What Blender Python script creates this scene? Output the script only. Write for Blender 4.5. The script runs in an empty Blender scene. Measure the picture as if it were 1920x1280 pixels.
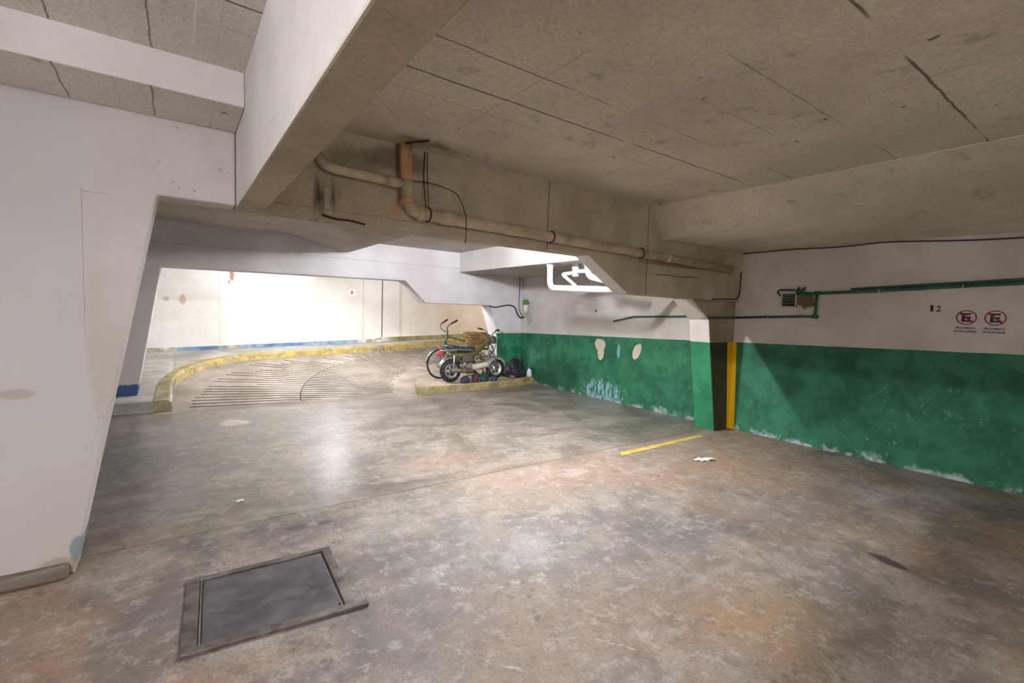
import bpy, bmesh, math, random
from mathutils import Vector, Matrix
random.seed(7)
sc = bpy.context.scene
col = sc.collection
R = math.radians

# ------------------------------------------------------------------ camera
def make_camera():
    f, yaw, p, r = 885.0, R(35.53), R(3.6), R(1.75)
    F = Vector((math.sin(yaw)*math.cos(p), math.cos(yaw)*math.cos(p), -math.sin(p)))
    Rt = Vector((math.cos(yaw), -math.sin(yaw), 0))
    U = Rt.cross(F)
    R2 = Rt*math.cos(r)+U*math.sin(r)
    U2 = U*math.cos(r)-Rt*math.sin(r)
    cd = bpy.data.cameras.new('camera'); cd.sensor_width = 36; cd.lens = f/1920*36
    cd.clip_start = .02; cd.clip_end = 100
    o = bpy.data.objects.new('camera', cd); col.objects.link(o)
    m = Matrix((R2, U2, -F)).transposed().to_4x4()
    m.translation = Vector((0, 0, 1.45))
    o.matrix_world = m
    sc.camera = o
make_camera()

# ------------------------------------------------------------------ light and exposure
w = bpy.data.worlds.new('world'); sc.world = w; w.use_nodes = True
w.node_tree.nodes['Background'].inputs[0].default_value = (.80, .78, .76, 1)
w.node_tree.nodes['Background'].inputs[1].default_value = .25
sc.view_settings.view_transform = 'Standard'
sc.view_settings.look = 'None'
sc.view_settings.gamma = 1
sc.view_settings.use_curve_mapping = False
sc.view_settings.exposure = 2.0
sc.cycles.diffuse_bounces = 6
sc.cycles.glossy_bounces = 2
sc.cycles.max_bounces = 8
sc.cycles.caustics_reflective = False
sc.cycles.caustics_refractive = False
sc.cycles.use_adaptive_sampling = True
sc.cycles.adaptive_threshold = .025
# strengths and colours of the tube lamps (built further down, each with its fixture)
LAMP_BAY   = (375, (.97, .975, 1.0))    # between the two frames, just behind the first beam
LAMP_RAMP  = (235, (.98, .985, 1.0))    # over the ramp, behind the second beam
LAMP_LEFT  = (16, (1.0, .97, .96))     # aisle beside the hanging beam
LAMP_REAR_FILL  = (35, (1.0, .97, .93))     # added unseen fill behind the viewer, lifts the near right bay
LAMP_LEFT_FILL = (330, (1.0, .97, .95))    # added unseen fill over the aisle, brightens the near floor and its bounce
LAMP_WARM  = (30, (1.0, .74, .50))     # further up the ramp

# ------------------------------------------------------------------ helpers
def s2l(c):
    return tuple(((v/255)/12.92 if v/255 <= .04045 else ((v/255+.055)/1.055)**2.4) for v in c)+(1,)

class Mat:
    def __init__(s, name, rough=.8, metal=0, spec=.5):
        s.m = bpy.data.materials.new(name); s.m.use_nodes = True
        s.nt = s.m.node_tree; s.n = s.nt.nodes
        s.b = s.n['Principled BSDF']
        s.set('Roughness', rough); s.set('Metallic', metal); s.set('Specular IOR Level', spec)
        s._p = None; s.dim = '3D'
    def set(s, k, v):
        if hasattr(v, 'links'): s.nt.links.new(v, s.b.inputs[k])
        else: s.b.inputs[k].default_value = v
    def put(s, sock, v):
        if hasattr(v, 'links'): s.nt.links.new(v, sock)
        elif v is not None: sock.default_value = v
    @property
    def pos(s):
        if s._p is None:
            g = s.n.new('ShaderNodeNewGeometry'); x = s.n.new('ShaderNodeSeparateXYZ')
            s.nt.links.new(g.outputs['Position'], x.inputs[0])
            s._p = (g.outputs['Position'], x.outputs[0], x.outputs[1], x.outputs[2])
        return s._p
    @property
    def x(s): return s.pos[1]
    @property
    def y(s): return s.pos[2]
    @property
    def z(s): return s.pos[3]
    def op(s, o, a, b=None, c=None, clamp=False):
        n = s.n.new('ShaderNodeMath'); n.operation = o; n.use_clamp = clamp
        for i, v in enumerate((a, b, c)):
            if v is not None: s.put(n.inputs[i], v)
        return n.outputs[0]
    def vec(s, a, b, c):
        n = s.n.new('ShaderNodeCombineXYZ')
        for i, v in enumerate((a, b, c)): s.put(n.inputs[i], v)
        return n.outputs[0]
    def noise(s, scale, detail=4, rough=.55, vec=None, dist=0, off=None, stretch=None):
        n = s.n.new('ShaderNodeTexNoise'); n.noise_dimensions = s.dim
        v = vec if vec is not None else s.pos[0]
        if off or stretch:
            mp = s.n.new('ShaderNodeMapping'); s.nt.links.new(v, mp.inputs[0])
            if off: mp.inputs['Location'].default_value = off
            if stretch: mp.inputs['Scale'].default_value = stretch
            v = mp.outputs[0]
        s.nt.links.new(v, n.inputs['Vector'])
        n.inputs['Scale'].default_value = scale; n.inputs['Detail'].default_value = min(detail, 4.0)
        n.inputs['Roughness'].default_value = rough; n.inputs['Distortion'].default_value = dist
        return n.outputs['Fac']
    def rng(s, v, a, b, c=0., d=1., smooth=True):
        n = s.n.new('ShaderNodeMapRange'); n.interpolation_type = 'SMOOTHSTEP' if smooth else 'LINEAR'
        s.put(n.inputs[0], v)
        for i, q in enumerate((a, b, c, d)): s.put(n.inputs[i+1], q)
        return n.outputs[0]
    def mix(s, f, a, b, mode='MIX'):
        n = s.n.new('ShaderNodeMix'); n.data_type = 'RGBA'; n.blend_type = mode
        s.put(n.inputs['Factor'], f); s.put(n.inputs['A'], a); s.put(n.inputs['B'], b)
        return [o for o in n.outputs if o.type == 'RGBA'][0]
    def blob(s, u, v, u0, v0, a, b, k=.7, ns=5., soft=.4, ang=0., nz=None):
        du = s.op('SUBTRACT', u, u0); dv = s.op('SUBTRACT', v, v0)
        if ang:
            c, q = math.cos(R(ang)), math.sin(R(ang))
            d1 = s.op('ADD', s.op('MULTIPLY', du, c), s.op('MULTIPLY', dv, q))
            d2 = s.op('SUBTRACT', s.op('MULTIPLY', dv, c), s.op('MULTIPLY', du, q))
            du, dv = d1, d2
        du = s.op('DIVIDE', du, a); dv = s.op('DIVIDE', dv, b)
        d = s.op('SQRT', s.op('ADD', s.op('MULTIPLY', du, du), s.op('MULTIPLY', dv, dv)))
        if nz is None: nz = s.noise(ns, 4, .6)
        d = s.op('ADD', d, s.op('MULTIPLY', s.op('SUBTRACT', nz, .5), k*2))
        return s.rng(d, 1.0, 1.0-soft)
    def line(s, u, u0, w, wob=None):
        d = s.op('SUBTRACT', u, u0)
        if wob is not None: d = s.op('ADD', d, wob)
        return s.rng(s.op('ABSOLUTE', d), w, w*.3)
    def bump(s, h, strength=.3, dist=.01):
        n = s.n.new('ShaderNodeBump'); s.put(n.inputs['Height'], h)
        n.inputs['Strength'].default_value = strength; n.inputs['Distance'].default_value = dist
        s.nt.links.new(n.outputs[0], s.b.inputs['Normal'])
    def color(s, c): s.set('Base Color', c); return s

def plain(name, rgb, rough=.6, metal=0., var=.25, ns=9.):
    m = Mat(name, rough, metal)
    c = s2l(rgb)
    n = m.noise(ns, 4)
    m.color(m.mix(m.rng(n, .3, .7), tuple(v*(1-var) for v in c[:3])+(1,), tuple(min(1, v*(1+var*.5)) for v in c[:3])+(1,)))
    return m.m

def tag(o, label=None, cat=None, group=None, kind=None):
    if label: o['label'] = label
    if cat: o['category'] = cat
    if group: o['group'] = group
    if kind: o['kind'] = kind
    return o

def mesh(name, verts, faces, mat, parent=None, smooth=False, mi=None, bevel=0, local=None):
    me = bpy.data.meshes.new(name)
    me.from_pydata([tuple(v) for v in verts], [], faces)
    for m in (mat if isinstance(mat, (list, tuple)) else [mat]): me.materials.append(m)
    if mi: me.polygons.foreach_set('material_index', mi)
    bm = bmesh.new(); bm.from_mesh(me)
    bmesh.ops.recalc_face_normals(bm, faces=bm.faces); bm.to_mesh(me); bm.free()
    if smooth:
        me.polygons.foreach_set('use_smooth', [True]*len(me.polygons))
    me.update()
    o = bpy.data.objects.new(name, me); col.objects.link(o)
    if parent is not None: attach(o, parent)
    if bevel:
        b = o.modifiers.new('bevel', 'BEVEL'); b.width = bevel; b.segments = 2; b.limit_method = 'ANGLE'; b.angle_limit = R(40)
    return o

def attach(o, parent):
    # every mesh is written in world coordinates: undo the empty's own place
    o.parent = parent
    if parent.type == 'EMPTY':
        o.matrix_parent_inverse = Matrix.Translation(-Vector(parent.location))

def empty(name, loc, label=None, cat=None, group=None):
    o = bpy.data.objects.new(name, None); col.objects.link(o); o.location = loc
    o.empty_display_size = .1
    tag(o, label, cat, group); return o

def boxgeo(x0, x1, y0, y1, z0, z1):
    v = [(x, y, z) for x in (x0, x1) for y in (y0, y1) for z in (z0, z1)]
    f = [(0, 1, 3, 2), (4, 6, 7, 5), (0, 4, 5, 1), (2, 3, 7, 6), (0, 2, 6, 4), (1, 5, 7, 3)]
    return v, f

def box(name, x0, x1, y0, y1, z0, z1, mat, parent=None, bevel=0):
    v, f = boxgeo(x0, x1, y0, y1, z0, z1)
    return mesh(name, v, f, mat, parent, bevel=bevel)

def prism_y(name, pts, y0, y1, mat, parent=None, bevel=0):
    n = len(pts)
    v = [(x, y0, z) for x, z in pts]+[(x, y1, z) for x, z in pts]
    f = [tuple(range(n)), tuple(range(2*n-1, n-1, -1))]+[(i, (i+1) % n, n+(i+1) % n, n+i) for i in range(n)]
    return mesh(name, v, f, mat, parent, bevel=bevel)

def prism_z(name, pts, z0, z1, mat, parent=None, bevel=0, mi=None):
    n = len(pts)
    v = [(x, y, z0) for x, y in pts]+[(x, y, z1) for x, y in pts]
    f = [tuple(range(n)), tuple(range(2*n-1, n-1, -1))]+[(i, (i+1) % n, n+(i+1) % n, n+i) for i in range(n)]
    return mesh(name, v, f, mat, parent, bevel=bevel, mi=mi)

def fillet(pts, rad, seg=6):
    P = [Vector(p) for p in pts]; out = [P[0]]
    for i in range(1, len(P)-1):
        a, b, c = P[i-1], P[i], P[i+1]
        d1 = (a-b); d2 = (c-b)
        r = min(rad, d1.length*.49, d2.length*.49)
        p1 = b+d1.normalized()*r; p2 = b+d2.normalized()*r
        for k in range(seg+1):
            t = k/seg
            out.append(p1*(1-t)**2+b*2*t*(1-t)+p2*t*t)
    out.append(P[-1]); return out

def tubegeo(pts, r, n=10, caps=True, closed=False):
    P = [Vector(p) for p in pts]; m = len(P)
    rr = r if isinstance(r, (list, tuple)) else [r]*m
    T = []
    for i in range(m):
        if closed: t = P[(i+1) % m]-P[i-1]
        else: t = P[min(i+1, m-1)]-P[max(i-1, 0)]
        T.append(t.normalized() if t.length > 1e-9 else Vector((0, 0, 1)))
    u = T[0].orthogonal().normalized(); V = []; Fc = []
    for i in range(m):
        u = (u-T[i]*u.dot(T[i])); u = u.normalized() if u.length > 1e-6 else T[i].orthogonal().normalized()
        q = T[i].cross(u)
        for k in range(n):
            a = 2*math.pi*k/n
            V.append(P[i]+(u*math.cos(a)+q*math.sin(a))*rr[i])
    for i in range(m if closed else m-1):
        j = (i+1) % m
        for k in range(n):
            Fc.append((i*n+k, i*n+(k+1) % n, j*n+(k+1) % n, j*n+k))
    if caps and not closed:
        Fc.append(tuple(range(n-1, -1, -1))); Fc.append(tuple((m-1)*n+k for k in range(n)))
    return V, Fc

def tube(name, pts, r, mat, parent=None, n=10, closed=False, caps=True):
    v, f = tubegeo(pts, r, n, caps, closed)
    o = mesh(name, v, f, mat, parent, smooth=True)
    return o

def lathe(name, prof, origin, axis, mat, parent=None, n=24, smooth=True):
    ax = Vector(axis).normalized(); u = ax.orthogonal().normalized(); q = ax.cross(u); O = Vector(origin)
    V = []; F = []
    for r, h in prof:
        for k in range(n):
            a = 2*math.pi*k/n
            V.append(O+ax*h+(u*math.cos(a)+q*math.sin(a))*max(r, 1e-4))
    for i in range(len(prof)-1):
        for k in range(n):
            F.append((i*n+k, i*n+(k+1) % n, (i+1)*n+(k+1) % n, (i+1)*n+k))
    return mesh(name, V, F, mat, parent, smooth=smooth)

def join_geo(parts):
    V = []; F = []
    for v, f in parts:
        b = len(V); V += list(v); F += [tuple(i+b for i in q) for q in f]
    return V, F

def struct(o, label=None, cat=None):
    o['kind'] = 'structure'
    if label: o['label'] = label
    if cat: o['category'] = cat
    return o

# ------------------------------------------------------------------ materials of the shell
def m_floor():
    m = Mat('floor_concrete', .5, spec=.85); m.dim = '2D'
    x, y = m.x, m.y
    big = m.noise(.55, 5, .6); mid = m.noise(2.6, 6, .62); fine = m.noise(28, 5, .65)
    c = m.mix(m.rng(mid, .33, .68), s2l((104, 96, 89)), s2l((146, 137, 129)))
    # warm brown ground colour in broad areas (near side of the joint)
    warm = m.op('MULTIPLY', m.rng(big, .42, .66), m.rng(y, 3.9, 3.3))
    c = m.mix(m.op('MULTIPLY', warm, .75), c, s2l((146, 119, 97)))
    nz = m.noise(3.2, 5, .65)
    def b(u0, v0, a, bb, colr, st, k=.6, soft=.6, ang=0):
        nonlocal c
        c = m.mix(m.op('MULTIPLY', m.blob(x, y, u0, v0, a, bb, k, soft=soft, ang=ang, nz=nz), st), c, s2l(colr))
    b(-.5, 2.65, .55, .45, (140, 110, 90), .55)
    b(.0, 2.05, .5, .16, (154, 124, 102), .6)
    b(2.3, 1.05, .5, .35, (148, 122, 86), .6)
    b(4.4, 2.5, .6, .4, (150, 121, 96), .55)
    b(2.1, 3.95, .7, .35, (160, 131, 110), .5)
    b(2.75, 1.85, .55, .28, (80, 81, 82), .6)
    b(3.8, 1.6, .9, .3, (112, 104, 98), .5)
    b(4.5, 4.0, .32, .42, (74, 72, 68), .75)
    b(4.82, 5.4, .3, .35, (84, 72, 66), .65)
    b(-.3, 5.6, .35, 1.4, (98, 97, 94), .6)
    b(-.05, 4.3, .22, .7, (150, 147, 148), .5)
    b(.35, 7.1, .5, .4, (92, 84, 76), .6)
    b(1.0, 6.7, 1.0, .35, (110, 104, 98), .5)
    b(1.1, 2.95, .45, .25, (164, 157, 151), .5)
    b(-.14, 2.5, .2, .42, (104, 98, 92), .75, .45, .3)
    b(.95, 1.95, .4, .5, (112, 102, 94), .45)
    b(1.75, 2.2, .4, .22, (170, 167, 168), .55, 1.1)
    # long pale veils where water dried
    veil = m.op('MULTIPLY', m.rng(m.noise(1.5, 7, .7, stretch=(1, 2.2, 1)), .54, .72), .5)
    c = m.mix(veil, c, s2l((168, 162, 157)))
    # streaks along the driving direction beyond the joint
    st = m.op('MULTIPLY', m.rng(m.noise(2.4, 5, .6, stretch=(.35, 2.2, 1)), .5, .72), m.rng(y, 3.4, 4.2))
    c = m.mix(m.op('MULTIPLY', st, .45), c, s2l((110, 103, 97)))
    # salt crystals, white bits
    b(.57, 6.56, .16, .2, (205, 192, 182), .9, .5, .3)
    salt = m.op('MULTIPLY', m.rng(m.noise(9, 7, .75), .58, .7), m.blob(x, y, 1.6, 2.2, .8, .4, .5, nz=nz))
    c = m.mix(m.op('MULTIPLY', salt, .7), c, s2l((180, 178, 180)))
    # thin worn lines
    wob = m.op('MULTIPLY', m.op('SUBTRACT', m.noise(2.5, 5), .5), .12)
    dgl = m.op('ADD', x, m.op('MULTIPLY', y, .56))
    for u0, y0, y1, wd in ((1.93, 1.28, 1.85, .012), (2.31, 1.0, 1.62, .009)):
        ln = m.op('MULTIPLY', m.line(dgl, u0, wd, wob), m.op('MULTIPLY', m.rng(y, y0, y0+.15), m.rng(y, y1, y1-.15)))
        ln = m.op('MULTIPLY', ln, m.rng(m.noise(12, 5, .7), .42, .6))
        c = m.mix(m.op('MULTIPLY', ln, .8), c, s2l((178, 172, 164)))
    # oil drops
    vo = m.n.new('ShaderNodeTexVoronoi'); m.nt.links.new(m.pos[0], vo.inputs['Vector']); vo.inputs['Scale'].default_value = 13
    drop = m.op('MULTIPLY', m.rng(vo.outputs['Distance'], .27, .16), m.rng(m.noise(1.6, 3, off=(4, 2, 0)), .53, .64))
    c = m.mix(m.op('MULTIPLY', drop, .5), c, s2l((84, 72, 62)))
    b(.63, 3.24, .09, .05, (62, 56, 52), .8, .4, .4)
    b(.80, 3.22, .06, .035, (62, 56, 52), .8, .4, .4)
    b(3.53, .92, .13, .055, (44, 40, 26), .95, .35, .25, ang=75)
    # cracks by the hatch
    ck = m.op('MULTIPLY', m.line(m.op('SUBTRACT', x, m.op('MULTIPLY', y, .16)), .345, .008, m.op('MULTIPLY', m.op('SUBTRACT', m.noise(7, 4), .5), .22)), m.op('MULTIPLY', m.rng(y, 2.86, 2.95), m.rng(y, 3.4, 3.25)))
    c = m.mix(m.op('MULTIPLY', ck, .8), c, s2l((60, 52, 46)))
    # grain
    c = m.mix(m.op('MULTIPLY', m.rng(fine, .35, .7), .22), c, s2l((88, 80, 74)))
    g2 = m.noise(70, 4, .75)
    c = m.mix(m.op('MULTIPLY', m.rng(m.noise(6, 8, .75, off=(7, 2, 1)), .52, .66), .4), c, s2l((82, 74, 68)))
    c = m.mix(m.op('MULTIPLY', m.rng(g2, .38, .66), .28), c, s2l((64, 58, 53)))
    c = m.mix(m.op('MULTIPLY', m.rng(m.noise(9, 8, .8), .53, .68), .45), c, s2l((168, 160, 154)))
    m.color(c)
    rg = m.rng(mid, .3, .7, .255, .34)
    rg = m.op('ADD', rg, m.op('MULTIPLY', m.rng(y, 3.6, 3.2), .38))
    m.set('Roughness', m.op('MAXIMUM', m.op('ADD', rg, m.op('MULTIPLY', fine, .08)), .282))
    m.bump(m.op('MULTIPLY', m.noise(2.2, 1, .4), 1.), .15, .004)
    return m.m

def m_ceiling(name, a, bcol, boards=True, grime=(92, 82, 66)):
    m = Mat(name, .9, spec=.25)
    x, y = m.x, m.y
    c = m.mix(m.rng(m.noise(1.1, 5, .6), .35, .68), s2l(a), s2l(bcol))
    c = m.mix(m.op('MULTIPLY', m.rng(m.noise(60, 3, .7), .35, .7), .30), c, s2l((140, 132, 114)))
    c = m.mix(m.op('MULTIPLY', m.rng(m.noise(4, 6, .7), .58, .72), .35), c, s2l(grime))
    wob = m.op('MULTIPLY', m.op('SUBTRACT', m.noise(5, 4), .5), .03)
    if boards:
        brk = m.noise(1.3, 4, .6, off=(5.3, 3, 1))
        # lines left by the form boards: broad spacing, broken up
        for yy, wd, st, lo in ((.76, .010, .8, .40), (1.22, .006, .6, .45), (1.55, .005, .45, .5), (1.9, .007, .7, .42), (2.22, .009, .85, .36), (2.44, .004, .5, .48), (2.75, .004, .35, .5), (.35, .006, .5, .46)):
            l = m.op('MULTIPLY', m.line(y, yy, wd, wob), m.rng(brk, lo, lo+.12))
            c = m.mix(m.op('MULTIPLY', l, st), c, s2l((62, 52, 42)))
        # short cross joints
        for xx, st in ((1.5, .35), (2.9, .4), (3.6, .3), (5.0, .5), (-.2, .3), (-1.3, .3)):
            l = m.op('MULTIPLY', m.line(x, xx, .005, wob), m.rng(brk, .50, .58))
            c = m.mix(m.op('MULTIPLY', l, st), c, s2l((66, 58, 48)))
        pit = m.rng(m.noise(7, 3, .5, off=(2, 7, 4)), .705, .74)
        c = m.mix(m.op('MULTIPLY', pit, .8), c, s2l((60, 48, 38)))
    if boards == 'aisle':
        for xx, y0, y1, cc, st in ((-.62, -1, 2.9, (96, 88, 80), .6), (-.42, -1, 3.3, (92, 84, 76), .7), (-.22, -1, 3.3, (206, 202, 196), .6), (-.08, 2.3, 3.3, (96, 88, 80), .7), (.08, -1, 2.7, (236, 233, 230), .8), (.17, 2.0, 3.3, (200, 196, 190), .5)):
            l = m.op('MULTIPLY', m.line(x, xx, .006, wob), m.op('MULTIPLY', m.rng(y, y0, y0+.05), m.rng(y, y1, y1-.05)))
            c = m.mix(m.op('MULTIPLY', l, st), c, s2l(cc))
    # damp ring around the waste pipe
    d = m.blob(x, y, 1.55, 3.14, .45, .17, 1.0, 6, soft=.9)
    c = m.mix(m.op('MULTIPLY', d, .7), c, s2l((88, 72, 48)))
    m.color(c)
    m.bump(m.noise(30, 5, .7), .25, .006)
    return m.m

def m_beam():
    m = Mat('beam_concrete', .9, spec=.25)
    x, z = m.x, m.z
    c = m.mix(m.rng(m.noise(1.8, 5, .6), .35, .68), s2l((170, 160, 140)), s2l((194, 183, 164)))
    c = m.mix(m.op('MULTIPLY', m.rng(m.noise(55, 3, .7), .35, .7), .32), c, s2l((128, 118, 98)))
    nz = m.noise(7, 5, .65)
    def b(u0, v0, a, bb, colr, st, k=.5, soft=.6, nn=None):
        nonlocal c
        c = m.mix(m.op('MULTIPLY', m.blob(x, z, u0, v0, a, bb, k, soft=soft, nz=nn or nz), st), c, s2l(colr))
    sn = m.noise(16, 5, .6, stretch=(1, 1, .12))
    b(.775, 2.16, .045, .17, (58, 40, 26), .9, 1.3, .9, nn=sn)
    b(.86, 2.16, .05, .15, (78, 56, 36), .85, 1.3, .9, nn=sn)
    b(1.28, 2.17, .09, .15, (190, 140, 92), .55, .9, .95)
    b(1.3, 2.5, .35, .12, (82, 70, 50), .6)
    b(1.0, 2.42, .3, .14, (104, 92, 82), .5)
    b(4.5, 2.02, .9, .03, (98, 88, 60), .6)
    wob = m.op('MULTIPLY', m.op('SUBTRACT', m.noise(4, 5), .5), .03)
    for xx, st in ((2.7, .8), (4.07, .8)):
        c = m.mix(m.op('MULTIPLY', m.line(x, xx, .008, wob), st), c, s2l((70, 60, 48)))
    c = m.mix(m.op('MULTIPLY', m.line(z, 2.085, .005, wob), .4), c, s2l((84, 72, 54)))
    l = m.op('MULTIPLY', m.line(z, m.op('ADD', 1.9, m.op('MULTIPLY', m.op('SUBTRACT', x, 4.4), .015)), .010, wob), m.op('MULTIPLY', m.rng(x, 4.1, 4.3), m.rng(x, 5.1, 4.9)))
    c = m.mix(m.op('MULTIPLY', l, .8), c, s2l((66, 56, 40)))
    m.color(c)
    m.bump(m.noise(24, 5, .7), .25, .006)
    return m.m

def m_white(name, a=(190, 185, 182), bcol=(204, 201, 201), extra=None):
    m = Mat(name, .75, spec=.3)
    c = m.mix(m.rng(m.noise(1.0, 4, .55), .38, .64), s2l(a), s2l(bcol))
    c = m.mix(m.op('MULTIPLY', m.rng(m.noise(26, 4, .7), .42, .72), .14), c, s2l((176, 166, 158)))
    spot = m.rng(m.noise(11, 4, .55, off=(5, 1, 2)), .73, .77)
    c = m.mix(m.op('MULTIPLY', spot, .6), c, s2l((112, 102, 94)))
    if extra: c = extra(m, c)
    m.color(c)
    m.bump(m.op('ADD', m.noise(14, 5, .65), m.op('MULTIPLY', m.noise(2, 3), 1.5)), .2, .006)
    return m.m

def x_left(m, c):
    x, z = m.x, m.z
    # a broad cooler repaint on the far end, its edge wavering
    e = m.op('ADD', x, m.op('MULTIPLY', m.op('SUBTRACT', m.noise(1.6, 3), .5), .18))
    c = m.mix(m.op('MULTIPLY', m.rng(e, -.33, -.39), .8), c, s2l((200, 200, 205)))
    c = m.mix(m.op('MULTIPLY', m.rng(z, .9, .1), .5), c, s2l((194, 184, 178)))
    nz = m.noise(9, 5, .7)
    sp = m.op('MULTIPLY', m.rng(m.noise(30, 3, .6), .66, .74), m.rng(m.op('ADD', x, m.op('MULTIPLY', z, -.18)), -.60, -.40))
    c = m.mix(m.op('MULTIPLY', sp, .6), c, s2l((98, 90, 82)))
    wob = m.op('MULTIPLY', m.op('SUBTRACT', m.noise(6, 3), .5), .01)
    l1 = m.op('MULTIPLY', m.line(x, -.385, .004, wob), m.op('MULTIPLY', m.rng(z, 1.2, 1.4), m.rng(z, 2.02, 2.0)))
    l2 = m.op('MULTIPLY', m.line(z, 2.0, .004, wob), m.op('MULTIPLY', m.rng(x, -.395, -.385), m.rng(x, -.26, -.28)))
    c = m.mix(m.op('MULTIPLY', m.op('MAXIMUM', l1, l2), .45), c, s2l((140, 132, 126)))
    b = m.blob(x, z, -.43, .12, .06, .09, .6, nz=nz)
    c = m.mix(b, c, s2l((134, 150, 156)))
    b = m.blob(x, z, -.5, .06, .12, .06, .8, nz=nz)
    c = m.mix(m.op('MULTIPLY', b, .6), c, s2l((150, 136, 112)))
    b = m.blob(x, z, -.66, .97, .1, .03, .8, nz=nz)
    c = m.mix(m.op('MULTIPLY', b, .6), c, s2l((168, 158, 150)))
    return c

def x_frame2(m, c):
    x, z = m.x, m.z
    left = m.op('MULTIPLY', m.rng(x, .1, -.05), m.rng(z, 2.0, 1.8))
    c = m.mix(m.op('MULTIPLY', left, .6), c, s2l((176, 170, 166)))
    wob = m.op('MULTIPLY', m.op('SUBTRACT', m.noise(3, 4), .5), .04)
    c = m.mix(m.op('MULTIPLY', m.line(z, 2.24, .008, wob), .5), c, s2l((150, 146, 148)))
    c = m.mix(m.op('MULTIPLY', m.rng(m.noise(1.5, 5, .6, stretch=(1, 1, 3)), .5, .7), .35), c, s2l((188, 186, 192)))
    # green dado on the post, blue foot on the other leg
    e = m.op('ADD', z, m.op('MULTIPLY', m.op('SUBTRACT', m.noise(8, 3), .5), .02))
    g = m.op('MULTIPLY', m.rng(e, 1.012, 1.0), m.op('MULTIPLY', m.rng(x, 5.0, 5.1), m.rng(m.y, 8.08, 8.03)))
    gc = m.mix(m.rng(m.noise(4, 5, .6), .35, .65), s2l((28, 96, 66)), s2l((50, 128, 92)))
    c = m.mix(g, c, gc)
    bl = m.op('MULTIPLY', m.rng(m.op('ADD', z, m.op('MULTIPLY', m.op('SUBTRACT', m.noise(12, 4), .5), .12)), .34, .31), m.rng(x, .2, .1))
    return m.mix(bl, c, s2l((58, 82, 126)))

def m_rightwall():
    m = Mat('painted_wall_green_and_white', .7, spec=.35)
    y, z = m.y, m.z
    nz = m.noise(8, 5, .65)
    up = m.mix(m.rng(m.noise(1.2, 5, .6), .35, .66), s2l((192, 187, 182)), s2l((212, 209, 208)))
    up = m.mix(m.op('MULTIPLY', m.rng(m.noise(60, 3, .7), .4, .7), .18), up, s2l((150, 142, 132)))
    gr = m.mix(m.rng(m.noise(3.2, 6, .65), .34, .68), s2l((34, 92, 66)), s2l((54, 122, 90)))
    gr = m.mix(m.op('MULTIPLY', m.rng(m.noise(45, 3, .7), .4, .7), .25), gr, s2l((24, 72, 52)))
    # scrapes
    sc_ = m.op('MULTIPLY', m.rng(m.noise(14, 6, .75), .60, .70), m.rng(m.noise(1.3, 3, off=(3, 1, 5)), .48, .62))
    gr = m.mix(m.op('MULTIPLY', sc_, .5), gr, s2l((150, 190, 168)))
    low = m.rng(m.op('ADD', z, m.op('MULTIPLY', m.op('SUBTRACT', nz, .5), .3)), .085, -.01)
    gr = m.mix(m.op('MULTIPLY', low, m.rng(m.noise(5, 4, off=(1, 8, 2)), .46, .56)), gr, s2l((168, 182, 190)))
    blue = m.blob(y, z, 5.65, .13, .55, .22, .7, nz=m.noise(9, 6, .75))
    gr = m.mix(m.op('MULTIPLY', blue, m.rng(m.noise(22, 4, .7, stretch=(1, 1, .3)), .42, .6)), gr, s2l((150, 186, 206)))
    b2 = m.blob(y, z, 5.3, .86, .04, .14, .6, nz=m.noise(20, 5, .7))
    gr = m.mix(m.op('MULTIPLY', b2, .7), gr, s2l((130, 180, 200)))
    for (u0, v0, a, bb, an) in ((5.72, .93, .13, .11, 0), (5.70, .80, .08, .14, 0), (4.92, .88, .08, .15, 25)):
        p = m.blob(y, z, u0, v0, a, bb, .35, soft=.12, ang=an, nz=nz)
        gr = m.mix(p, gr, s2l((196, 186, 168)))
    dk = m.blob(y, z, 7.0, .25, 1.0, .4, .6, nz=nz)
    gr = m.mix(m.op('MULTIPLY', dk, .45), gr, s2l((26, 62, 44)))
    # the dado line drawn by hand
    edge = m.op('SUBTRACT', m.op('SUBTRACT', 1.235, m.op('MULTIPLY', y, .028)), z)
    edge = m.op('ADD', edge, m.op('MULTIPLY', m.op('SUBTRACT', m.noise(5, 4), .5), .012))
    f = m.rng(edge, -.003, .003)
    # broken plaster beside the switch box
    pl = m.blob(y, z, 2.50, 1.68, .10, .10, .5, soft=.1, nz=m.noise(14, 4))
    up = m.mix(pl, up, s2l((108, 96, 78)))
    gp = m.blob(y, z, 7.75, 1.33, .12, .16, .8, nz=nz)
    up = m.mix(m.op('MULTIPLY', gp, .5), up, s2l((150, 146, 148)))
    c = m.mix(f, up, gr)
    # yellow stripe painted at the post
    yl = m.op('MULTIPLY', m.rng(y, m.rng(z, 0, 1.15, 3.262, 3.296, False), m.rng(z, 0, 1.15, 3.266, 3.30, False)), m.rng(z, 1.155, 1.15))
    yl = m.op('MULTIPLY', yl, m.rng(y, 3.40, 3.38))
    c = m.mix(yl, c, s2l((236, 190, 20)))
    m.color(c)
    m.bump(m.op('ADD', m.noise(20, 5, .65), m.op('MULTIPLY', m.noise(2, 3), 1.5)), .2, .006)
    return m.m

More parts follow.
